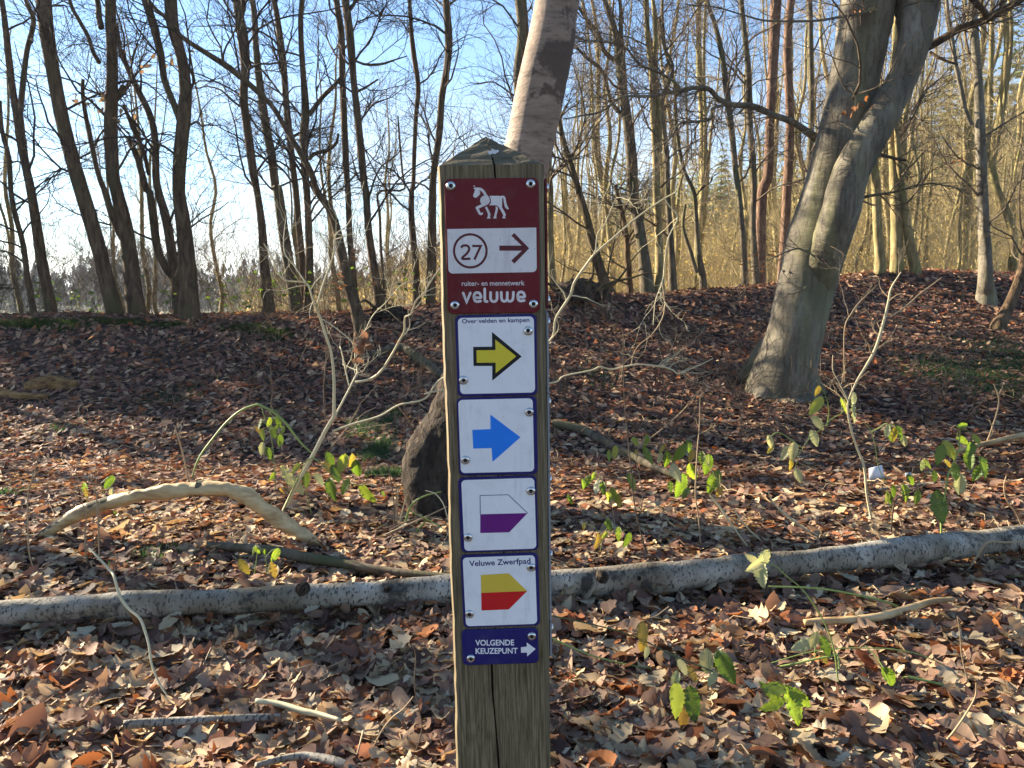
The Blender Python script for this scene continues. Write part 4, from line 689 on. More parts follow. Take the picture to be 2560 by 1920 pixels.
shoot(ts, za([(590, 1590), (750, 1535), (950, 1475), (1100, 1390), (1300, 1340), (1440, 1180)], (18, 14)) + [(1250, 900, 4.6), (1370, 856, 5)] + tl(2, 1, [(380, 1090, 22), (500, 900, 24), (540, 780, 22), (650, 620, 22), (720, 530, 19), (870, 400, 17), (1080, 220, 15), (1310, 60, 13), (1400, 10, 10), (1450, -60, 7)]), (ds - .05, ds - .55), 'twig_pale', 9, seed=5)
shoot(ts, [(1060, 985, 4), (1108, 975, 4), (1250, 965, 4)] + tl(2, 1, [(345, 1650, 14), (450, 1590, 15), (690, 1540, 15), (760, 1510, 15), (870, 1530, 14), (1080, 1490, 16), (1300, 1510, 14), (1390, 1540, 13), (1450, 1565, 12), (1650, 1480, 8), (1740, 1435, 5)]), (ds - .3, ds - .3), 'twig_pale', 7, seed=6)
shoot(ts, za([(715, 1240), (690, 1130), (675, 1050), (655, 970), (645, 940)], (12, 9)), (ds - .03, ds + .05), 'twig_pale', 3, seed=7)
shoot(ts, za([(540, 1530), (520, 1300), (540, 1000), (540, 800), (560, 560), (620, 300)], (9, 4)), (ds + .2, ds + .3), 'twig_brown', 8, seed=8)
shoot(ts, za([(745, 920), (820, 850), (900, 700), (1000, 600), (1100, 480), (1190, 430)], (10, 4)), (ds + .1, ds), 'twig_pale', 8, seed=9)
shoot(ts, za([(385, 455), (300, 330), (220, 220), (215, 80), (230, -40)], (10, 4)), (ds - .15, ds), 'twig_pale', 8, seed=10)
shoot(ts, za([(460, 690), (360, 640), (250, 620), (120, 560)], (9, 3)), (ds - .12, ds - .3), 'twig_brown', 8, seed=11)
shoot(ts, tl(2, 1, [(720, 530, 10), (740, 360, 11), (800, 280, 9), (880, 90, 7), (910, 40, 5)]), (ds - .45, ds - .5), 'twig_pale', 4, seed=12)
shoot(ts, tl(2, 1, [(1310, 50, 11), (1360, 120, 11), (1430, 225, 12), (1350, 400, 11), (1320, 600, 10), (1300, 780, 9), (1240, 940, 8), (1220, 1150, 6)]), (ds - .55, ds - .5), 'twig_pale', 8, seed=13)
shoot(ts, tl(2, 1, [(1300, 780, 10), (1320, 980, 10), (1290, 1110, 9), (1200, 1240, 7), (1100, 1320, 7), (1050, 1400, 7), (1030, 1500, 7)]), (ds - .5, ds - .35), 'twig_tan', 5, seed=14)
dl = MB(); r = np.random.default_rng(77)
for _ in range(22):
    q = P(905 + r.normal(0, 14), 862 + r.normal(0, 15), ds + r.normal(0, .03)); Vt, F = leaf_tpl(0, 9, r); M = np.array(Matrix.Rotation(r.uniform(0, 6.3), 3, 'Z') @ Matrix.Rotation(r.uniform(.5, 2.4), 3, 'X') @ Matrix.Rotation(r.uniform(0, 6.3), 3, 'Z')); dl.add((Vt @ M.T) * r.uniform(.05, .075) + q, F)
dl.obj('dry_leaves', MATS['litter_leaf'], ts)
# right sapling
rb = hit(2181, 1308); dr_ = rb[1]; t = thing('pale_shoot', 'tall pale shoot with a few green leaves behind the log at right', 'sapling', rb)
shoot(t, tl(3, 2, [(900, 1200, 22), (870, 1050, 22), (850, 930, 20), (830, 720, 22), (760, 530, 20), (720, 400, 20), (690, 240, 18), (700, 130, 16)]) + tl(3, 1, [(770, 1630, 20), (850, 1500, 24), (930, 1350, 26), (1000, 1120, 24), (1040, 950, 20), (1065, 830, 16), (1150, 690, 8)]), (dr_, dr_ - .2), 'twig_pale', 9, 'twig_tan', seed=20)
shoot(t, tl(3, 2, [(690, 140, 12), (650, 60, 12), (610, -20, 10), (560, -120, 8), (560, -250, 6)]), (dr_ - .1, dr_ - .15), 'twig_pale', 4, 'twig_tan', seed=21)
shoot(t, tl(3, 1, [(660, 1640, 8), (660, 1200, 10), (720, 1050, 10), (800, 940, 9), (950, 800, 5)]), (dr_ - .1, dr_ - .1), 'twig_tan', 3, seed=22)
shoot(t, tl(3, 1, [(1060, 1080, 12), (1200, 980, 12), (1300, 890, 11), (1420, 800, 9), (1500, 740, 6)]), (dr_ - .15, dr_ - .1), 'twig_tan', 0)
# upright thin shoots
G5 = 'thin upright shoots in the foreground'
for i, (lab, pts, m_, n_) in enumerate((
    ('thin straight shoot with two tiny side twigs right of the post', tl(2, 2, [(1190, 1515, 16), (1130, 1350, 14), (1060, 1050, 13), (1020, 650, 12), (985, 300, 11), (965, 0, 9), (962, -430, 6)]), 'twig_brown', 3),
    ('thin pale shoot right of the straight one, above the log', tl(2, 2, [(1632, 1430, 11), (1610, 1150, 11), (1585, 950, 14), (1600, 600, 13), (1618, 380, 10), (1625, 100, 7)]), 'twig_tan', 2),
    ('thin arching shoot rising left to right behind the straight one', tl(2, 2, [(1030, 560, 12), (1150, 500, 11), (1380, 320, 11), (1530, 170, 10), (1640, 30, 7)]), 'twig_tan', 2),
    ('thin tan shoot pair at the far left', tl(0, 2, [(310, 1640, 13), (250, 1450, 12), (240, 1100, 12), (245, 930, 12), (300, 760, 11), (340, 590, 9)]), 'twig_tan', 2),
    ('dead stalks standing in front of the arched branch, left pair', tl(0, 2, [(750, 1600, 16), (735, 1300, 14), (745, 1150, 10), (700, 1000, 7)]), 'twig_tan', 3),
    ('dead stalk standing in front of the arched branch, middle', tl(0, 2, [(860, 1560, 12), (850, 1250, 14), (830, 950, 12), (770, 780, 8)]), 'twig_tan', 2),
    ('tall thin brown stalk crossing the arched branch', tl(0, 2, [(1750, 1220, 12), (1700, 1060, 14), (1640, 870, 16), (1580, 600, 14), (1510, 360, 9)]), 'twig_tan', 1),
    ('green brown bramble cane rising behind the arched branch', tl(0, 2, [(1650, 840, 14), (1720, 640, 18), (1850, 460, 20), (1960, 330, 20), (2080, 230, 20), (2212, 180, 22)]) + tl(1, 2, [(60, 195, 22), (160, 250, 22), (260, 340, 22), (320, 420, 20), (400, 520, 16), (490, 600, 14)]), 'stem_green', 3),
    ('pale bent cane arching over the log at left', tl(0, 2, [(770, 1420, 16), (850, 1500, 20), (960, 1620, 24)]) + tl(0, 3, [(990, 20, 24), (1040, 180, 26), (1120, 290, 26), (1210, 370, 26), (1260, 500, 24), (1290, 620, 22), (1310, 760, 20), (1380, 930, 18), (1460, 1050, 15), (1570, 1190, 12)]), 'twig_pale', 0),
    ('dark green cane lying diagonally at lower left', tl(0, 3, [(840, 1070, 28), (1000, 980, 30), (1250, 820, 28), (1500, 670, 26), (1700, 560, 22), (1880, 450, 14)]), 'stem_dark_green', 0),
    ('thin red brown shoot left of the post foot', tl(1, 3, [(1330, 1640, 10), (1430, 1350, 12), (1410, 1150, 12), (1370, 950, 11), (1380, 700, 10), (1355, 600, 8)]), 'twig_brown', 1),
    ('forked pale twig left of the post foot', tl(1, 3, [(980, 1560, 14), (1080, 1350, 14), (1180, 1220, 14), (1270, 1150, 12), (1360, 1040, 9)]), 'twig_tan', 0),
    ('pale bent twig near the right log end', tl(3, 2, [(1690, 1655, 20), (1800, 1500, 20), (1900, 1370, 22), (2050, 1368, 18), (2212, 1360, 14)]), 'twig_tan', 0),
    ('pale forked twig standing at lower right', tl(3, 3, [(1430, 1530, 22), (1600, 1350, 18), (1780, 1070, 15), (1800, 920, 10)]), 'twig_tan', 0),
    ('thin tan shoot standing at lower right', tl(3, 3, [(1755, 1010, 14), (1700, 800, 16), (1670, 650, 14), (1660, 500, 11), (1635, 345, 8)]), 'twig_tan', 0),
    ('straight tan stick crossing behind the green arch', tl(3, 3, [(0, 510, 20), (200, 420, 18), (450, 330, 15), (760, 235, 8)]), 'twig_tan', 0),
    ('thin curved twig at the right bank edge', tl(3, 2, [(1790, 620, 16), (1880, 520, 16), (1940, 370, 15), (1990, 200, 14), (1990, 100, 12), (1950, 0, 9)]), 'twig_tan', 3),
    ('curved twig at the right of the log', tl(3, 2, [(2212, 1280, 16), (2150, 1130, 15), (2060, 1000, 13), (2040, 880, 11), (2060, 790, 8)]), 'twig_tan', 0),
    ('dark knobbly twig behind the right log', tl(3, 2, [(1060, 1320, 14), (1080, 1100, 14), (1110, 1000, 12), (1230, 940, 10), (1380, 860, 7)]), 'twig_brown', 0),
    ('slanting pale shoot behind the log beside the sapling', tl(3, 2, [(530, 1355, 20), (350, 1270, 20), (180, 1150, 18), (50, 1030, 16), (0, 930, 12)]), 'twig_pale', 0),
    ('pair of grass like canes slanting right of the centre', tl(2, 2, [(2060, 1440, 16), (1900, 1220, 18), (1800, 1070, 20), (1710, 960, 18)]), 'twig_pale', 0),
    ('pale cane beside the slanting pair', tl(2, 2, [(2210, 1400, 16), (2080, 1290, 16), (1980, 1180, 16), (1920, 1090, 10)]), 'twig_pale', 0))):
    m0 = max(pts, key=lambda q: q[1]); b0 = hit(m0[0], m0[1]); 
    if max(q[1] for q in pts) - min(q[1] for q in pts) < 60 or 'lying' in lab or 'crossing behind' in lab or 'arching over the log' in lab:
        dl_ = (hit(*pts[0][:2])[1] - .05, hit(*pts[-1][:2])[1] - .05)
        if 'arching over the log' in lab: dl_ = (2.75, 2.35)
    else: dl_ = (b0[1], b0[1] - .08) if m0 == pts[0] else (b0[1] - .08, b0[1])
    t = thing('shoot', lab, 'twig', b0, G5); shoot(t, pts, dl_, m_, n_, seed=30 + i, L=(.05, .18))
# dead grass clump at the birch foot
t = thing('grass_clump', 'dead straw stalks and green blades at the foot of the birch', 'grass', hit(995, 1330)); dg = hit(995, 1330)[1]
for i, (pts, m_) in enumerate(((tl(1, 2, [(1190, 1300, 16), (1200, 1100, 15), (1215, 950, 14), (1205, 850, 8)]), 'twig_tan'), (tl(1, 2, [(1215, 1300, 12), (1225, 1000, 12), (1240, 850, 7)]), 'twig_tan'), (tl(1, 2, [(1200, 1280, 10), (1190, 1000, 10), (1150, 750, 8), (1130, 660, 5)]), 'twig_brown'), (tl(1, 2, [(1240, 1200, 12), (1290, 990, 8)]), 'twig_pale'), (tl(1, 2, [(1260, 1430, 22), (1380, 1280, 20), (1470, 1180, 14)]), 'stem_green'), (tl(1, 2, [(1290, 1190, 22), (1340, 1050, 20), (1450, 970, 16), (1600, 930, 8)]), 'stem_green'), (tl(1, 2, [(1150, 1270, 14), (1300, 1190, 14), (1450, 1160, 14), (1650, 1185, 10)]), 'twig_brown'), (tl(1, 2, [(1100, 1310, 14), (1300, 1220, 16), (1480, 1140, 14), (1650, 1060, 9)]), 'twig_tan'), (tl(1, 2, [(1460, 920, 8), (1550, 950, 10), (1620, 1040, 10), (1660, 1180, 10)]), 'twig_pale'), (tl(1, 2, [(1330, 1100, 10), (1480, 1170, 14), (1620, 1250, 10)]), 'stem_green'))):
    shoot(t, pts, (dg - .02 * i, dg - .02 * i - .05), m_, 0, name='blade')
# ------------------------------------------------------------------ bramble plants
def bleaf(seed):
    r = np.random.default_rng(seed); n = 19; t_ = np.linspace(0, 1, n); wd = .70 * t_ ** .62 * (1 - t_) ** .88; wd[0] = .01; wd[-1] = .0
    wd = wd * np.where(np.arange(n) % 2 == 0, 1.10, .90); x = t_; cu = r.uniform(.3, 1.1); dr = r.uniform(.05, .5); fo = r.uniform(.1, .75); rag = r.normal(0, .03, n); L_ = np.stack([x, wd * .92, fo * wd - cu * wd * wd - dr * x * x + rag], -1); Rr = L_ * np.array([1, -1, 1]); Rr[:, 2] += r.normal(0, .02, n); ml = np.stack([x, wd * .47, fo * wd * .5 - cu * wd * wd * .25 - dr * x * x + .014], -1); mr_ = ml * np.array([1, -1, 1]); M = np.stack([x, x * 0, -dr * x * x - .015], -1)
    V_ = np.concatenate([L_, ml, M, mr_, Rr]); i = np.arange(n - 1); F_ = np.concatenate([np.stack([a * n + i, (a + 1) * n + i, (a + 1) * n + i + 1, a * n + i + 1], -1) for a in range(4)])
    return MB().add(V_, F_).mesh('leaf')
BL = {}
for m_ in ('bramble_leaf', 'pale_leaf', 'yellow_leaf'):
    BL[m_] = []
    for k in range(5):
        me = bleaf(600 + k); me.materials.append(MATS[m_]); BL[m_].append(me)
br_ = np.random.default_rng(61)
def bramble(label, base, leaves, stems=(), hd=0., mat='stem_green', tile=None, size=1.02, off=0.):
    b0 = hit(*base); d = b0[1] - off; t = thing('bramble', label, 'bramble', b0, 'bramble plants among the fallen leaves'); org = np.array(t.location)
    lv = [(tl(*tile, [q[:2]])[0] if tile else q[:2]) + tuple(q[2:]) for q in leaves]
    st = [tl(*tile, s_) if tile else s_ for s_ in stems]
    for s_ in st: shoot(t, [(q[0], q[1], q[2] * .75) for q in s_], (d, d - .06), mat, 0)
    nodes = np.array([q[:2] for s_ in st for q in s_]) if st else np.array([base])
    for q in lv:
        px, py, L_ = q[0], q[1], q[2] / 3.456; m_ = q[3] if len(q) > 3 else 'g'; m_ = {'g': 'bramble_leaf', 'p': 'pale_leaf', 'y': 'yellow_leaf'}[m_]
        nd = nodes[np.argmin(((nodes - np.array([px, py])) ** 2).sum(1))]; dq = d + br_.uniform(-.07, .05); ln = L_ / FPX * dq * size
        an = q[4] if len(q) > 4 else br_.uniform(-2.3, -.8)          # pointing direction in the picture, hanging by default
        dirv = np.array([math.cos(an), br_.uniform(-.5, .15), math.sin(an)]); dirv = nrm(dirv); nv = nrm(np.array([br_.normal(0, .45), -1, br_.uniform(-.1, .8)])); sd = nrm(np.cross(nv, dirv)); nv = np.cross(dirv, sd)
        c = P(px, py, dq) - dirv * ln * .5; o = link('leaf', BL[m_][br_.integers(0, 5)], None, t); M = Matrix(((dirv[0], sd[0], nv[0], 0), (dirv[1], sd[1], nv[1], 0), (dirv[2], sd[2], nv[2], 0), (0, 0, 0, 1))); M.translation = Vector(c - org); o.matrix_local = M @ Matrix.Scale(float(ln), 4)
        a_ = P(nd[0], nd[1], d - .03); 
        if np.linalg.norm(a_ - c) < .25: MB().tube(cat([a_, (a_ + c) / 2 + np.array([0, 0, .012]), c + dirv * .004], 6), np.full(6, .0011), 4).obj('stalk', MATS[mat], t)
bramble('large bramble with green and pale leaves at the sapling foot', (725, 1290), [(270, 800, 220, 'p'), (355, 880, 210, 'p'), (430, 820, 160), (350, 735, 130), (660, 910, 220), (765, 890, 170), (745, 690, 190), (870, 740, 190), (960, 960, 230), (690, 770, 170), (545, 820, 130, 'p'), (640, 650, 150), (820, 660, 130, 'y'), (230, 920, 80, 'y'), (1100, 950, 60), (620, 720, 120, 'y')], [[(240, 1090, 20), (300, 950, 18), (420, 700, 16), (490, 640, 15), (600, 720, 13), (700, 800, 12), (850, 870, 11), (980, 870, 8)], [(490, 1160, 14), (450, 1000, 12), (420, 880, 10)]], tile=(1, 2))
bramble('small leaved bramble cluster left of the sapling', (690, 1240), [(30, 350, 110), (110, 330, 100), (190, 330, 110), (150, 420, 120), (210, 490, 120), (60, 440, 110), (110, 600, 130), (50, 560, 120, 'p'), (230, 400, 90), (140, 800, 90), (20, 400, 90, 'y'), (180, 380, 80)], [[(170, 1000, 9), (160, 700, 9), (120, 400, 8), (60, 330, 6)]], tile=(1, 2), off=.0)
bramble('few small leaves behind the arched branch at left', (262, 1285), [(730, 900, 100), (740, 940, 90, 'y'), (940, 850, 140), (970, 940, 100, 'p'), (1010, 1130, 100), (1060, 1130, 70)], [[(905, 1090, 9), (900, 950, 9), (870, 860, 7)], [(760, 1050, 8), (750, 900, 7)]], tile=(0, 2))
bramble('yellow green leaves peeking above the log at left', (660, 1460), [(2110, 1580, 170, 'y'), (2190, 1440, 90), (2290, 1450, 60)], [[(2200, 1640, 10), (2220, 1480, 9), (2212, 1430, 7)]], tile=(0, 2), off=.0)
bramble('two round yellow green leaves above the log', (672, 1466), [(165, 1480, 140), (150, 1610, 150, 'y'), (10, 1440, 90)], [[(100, 1640, 10), (80, 1500, 9), (50, 1440, 7)]], tile=(1, 2))
bramble('hanging bramble leaves right of the post', (1490, 1330), [(650, 840, 130), (735, 890, 140, 'p'), (790, 900, 130), (880, 960, 150, 'g', -1.3), (920, 1010, 130, 'y', -1.5), (700, 800, 90), (840, 980, 110), (620, 860, 90)], [[(900, 1290, 8), (860, 1050, 8), (760, 800, 10), (690, 700, 10), (610, 590, 7)]], mat='twig_tan', tile=(2, 2))
bramble('bramble with round leaves beside the straight shoot', (1600, 1300), [(840, 620, 110), (890, 590, 120), (1070, 500, 110), (1160, 500, 130), (1080, 600, 80, 'y'), (1180, 620, 170), (1030, 850, 170), (1300, 560, 90, 'y'), (1280, 640, 110, 'p'), (1340, 650, 150), (1450, 600, 190), (1530, 540, 130), (1550, 620, 130, 'y'), (1560, 770, 190), (1740, 850, 240), (1690, 700, 200), (1460, 880, 230), (1420, 770, 190, 'p'), (1370, 890, 110), (1640, 640, 130), (1790, 930, 120, 'y'), (1500, 940, 120)], [[(1100, 1180, 12), (1130, 950, 10), (1080, 700, 10), (1100, 540, 9), (1250, 520, 9), (1420, 500, 9), (1560, 560, 8), (1700, 700, 8), (1800, 900, 7)]], mat='twig_tan', tile=(2, 2))
bramble('tiny green leaves low behind the log right of the post', (1530, 1395), [(840, 1220, 130), (920, 1300, 130), (1000, 1350, 150), (730, 1360, 150, 'y'), (800, 1310, 90), (620, 1230, 70, 'y'), (500, 1000, 90)], [[(760, 1450, 9), (790, 1320, 8), (850, 1220, 7), (950, 1280, 7)]], tile=(2, 2))
bramble('bramble shoots hanging around the tall pale shoot', (2120, 1300), [(415, 190, 190), (430, 340, 160, 'p'), (400, 470, 160, 'p'), (655, 190, 150), (745, 250, 190, 'p', -1.3), (735, 130, 130, 'p'), (150, 600, 150, 'p'), (215, 590, 180, 'p'), (200, 700, 100, 'y'), (260, 790, 150, 'p', -1.2), (20, 500, 120, 'p'), (20, 570, 90, 'y'), (430, 60, 100, 'y')], [[(640, 250, 10), (540, 310, 12), (480, 370, 10), (350, 480, 8), (280, 590, 7)], [(510, 360, 14), (525, 250, 14), (515, 150, 10)], [(300, 560, 10), (200, 480, 12), (80, 420, 12), (0, 480, 9)]], tile=(3, 2))
bramble('small drooping leaf cluster above the white tag', (2195, 1230), [(1030, 410, 120, 'p'), (1090, 440, 140, 'y'), (1130, 430, 150), (1175, 490, 120, 'p', -1.2), (1060, 450, 110)], [[(1010, 850, 9), (950, 700, 10), (930, 560, 10), (900, 420, 10), (880, 390, 9), (830, 330, 6)], [(890, 415, 10), (960, 380, 14), (1020, 340, 10), (1060, 370, 8)]], tile=(3, 2))
bramble('dark small bramble leaves low behind the right log', (2260, 1330), [(1340, 700, 110), (1380, 690, 100), (1230, 830, 130), (1080, 930, 130), (1190, 940, 150), (1020, 980, 130), (1440, 800, 110), (1290, 980, 130), (1050, 1000, 100)], [[(1050, 1110, 9), (1150, 950, 8), (1300, 850, 8), (1400, 750, 6)]], mat='stem_dark_green', tile=(3, 2))
bramble('bramble with a large veined leaf standing on the right log', (2357, 1405), [(1490, 610, 190, 'g', -1.9), (1570, 570, 190), (1680, 490, 130, 'g', -.5), (1745, 570, 170), (1740, 660, 180), (1850, 720, 220, 'g', -1.4), (1800, 480, 110), (1660, 870, 210, 'p', -1.5), (1620, 760, 160), (1485, 1065, 300, 'g', -1.5), (1680, 360, 110, 'g', .2), (1810, 770, 170), (1560, 690, 100, 'y')], [[(1510, 1540, 22), (1495, 1180, 22), (1530, 950, 20), (1560, 780, 20), (1640, 590, 16), (1660, 400, 10)]], tile=(3, 2))
bramble('prickly cane with yellowing hanging leaves at lower centre right', (1700, 1790), [(1130, 500, 220, 'y'), (1130, 600, 180, 'y'), (1160, 660, 120, 'p'), (1480, 790, 180, 'p'), (1410, 900, 170, 'p'), (1560, 850, 160, 'y'), (1680, 750, 270, 'p'), (1850, 790, 330, 'g', -1.1), (1730, 890, 160, 'p'), (1430, 1080, 330, 'g', -1.5), (1560, 1110, 330, 'g', -1.45), (1470, 1240, 250, 'y', -1.5)], [[(350, 345, 20), (700, 420, 18), (1050, 520, 16), (1400, 690, 16), (1700, 810, 16), (2000, 970, 14)]], tile=(2, 3), mat='stem_dark_green', off=.15)
bramble('thin green cane arching low right of the post foot', (1500, 1670), [], [[(350, 540, 22), (500, 610, 22), (700, 690, 20), (950, 755, 18), (1200, 800, 14)]], tile=(2, 3), off=.02)
bramble('arching prickly cane with a pale three part leaf over the log', (2105, 1735), [(-45, -130, 230, 'p', -2.2), (-110, -90, 210, 'p', -2.7), (-55, -20, 260, 'p', -1.5), (-140, -150, 130, 'p', 2.6)], [[(630, 1010, 16), (605, 900, 18), (580, 700, 18), (530, 500, 18), (430, 300, 18), (300, 120, 16), (160, 0, 14), (60, -90, 12), (-60, -120, 10)]], tile=(3, 3))
bramble('dark green three part bramble leaf at lower right', (1985, 1810), [(60, 970, 250, 'g', 2.9), (30, 1110, 260, 'g', -2.6), (215, 1120, 360, 'g', -1.3), (280, 1060, 260, 'g', -.7), (30, 1010, 220, 'g', 2.3)], [[(140, 990, 14), (100, 960, 12), (40, 940, 10), (-60, 1010, 9)]], tile=(3, 3), mat='stem_dark_green', off=.1)
bramble('withered yellow leaf and green cane below the stick', (2050, 1680), [(300, 600, 230, 'p', -2.8), (400, 560, 190, 'p'), (500, 610, 200, 'g', -1.2), (480, 710, 130, 'y')], [[(25, 798, 30), (200, 765, 28), (400, 720, 28), (600, 680, 24)], [(600, 680, 26), (615, 800, 26), (610, 960, 20)]], tile=(3, 3), off=.05)
bramble('green cane lying across the right corner', (2400, 1720), [(1060, 880, 250, 'g', -.8), (1200, 1000, 250, 'y', -.6)], [[(1210, 870, 32), (1500, 940, 32), (1800, 1040, 30), (2130, 1190, 24)], [(840, 600, 14), (950, 720, 14), (1020, 840, 12)]], tile=(3, 3), off=.02)
bramble('long thin green runner over the leaves at right', (2250, 1650), [], [[(0, 760, 12), (400, 650, 14), (800, 622, 14), (1200, 650, 14), (1500, 760, 14), (1700, 890, 12), (1850, 980, 8)]], tile=(3, 3), off=.1)
bramble('green cane passing under the pale stick at right', (2250, 1530), [], [[(0, 90, 18), (400, 105, 24), (700, 150, 26), (1050, 235, 28), (1300, 375, 28), (1570, 530, 26)]], tile=(3, 3), off=.02)
bramble('bright green cane at the right edge above the corner', (2520, 1450), [], [[(1850, 15, 18), (2100, 8, 24), (2400, -5, 24)]], tile=(3, 3), off=.0)
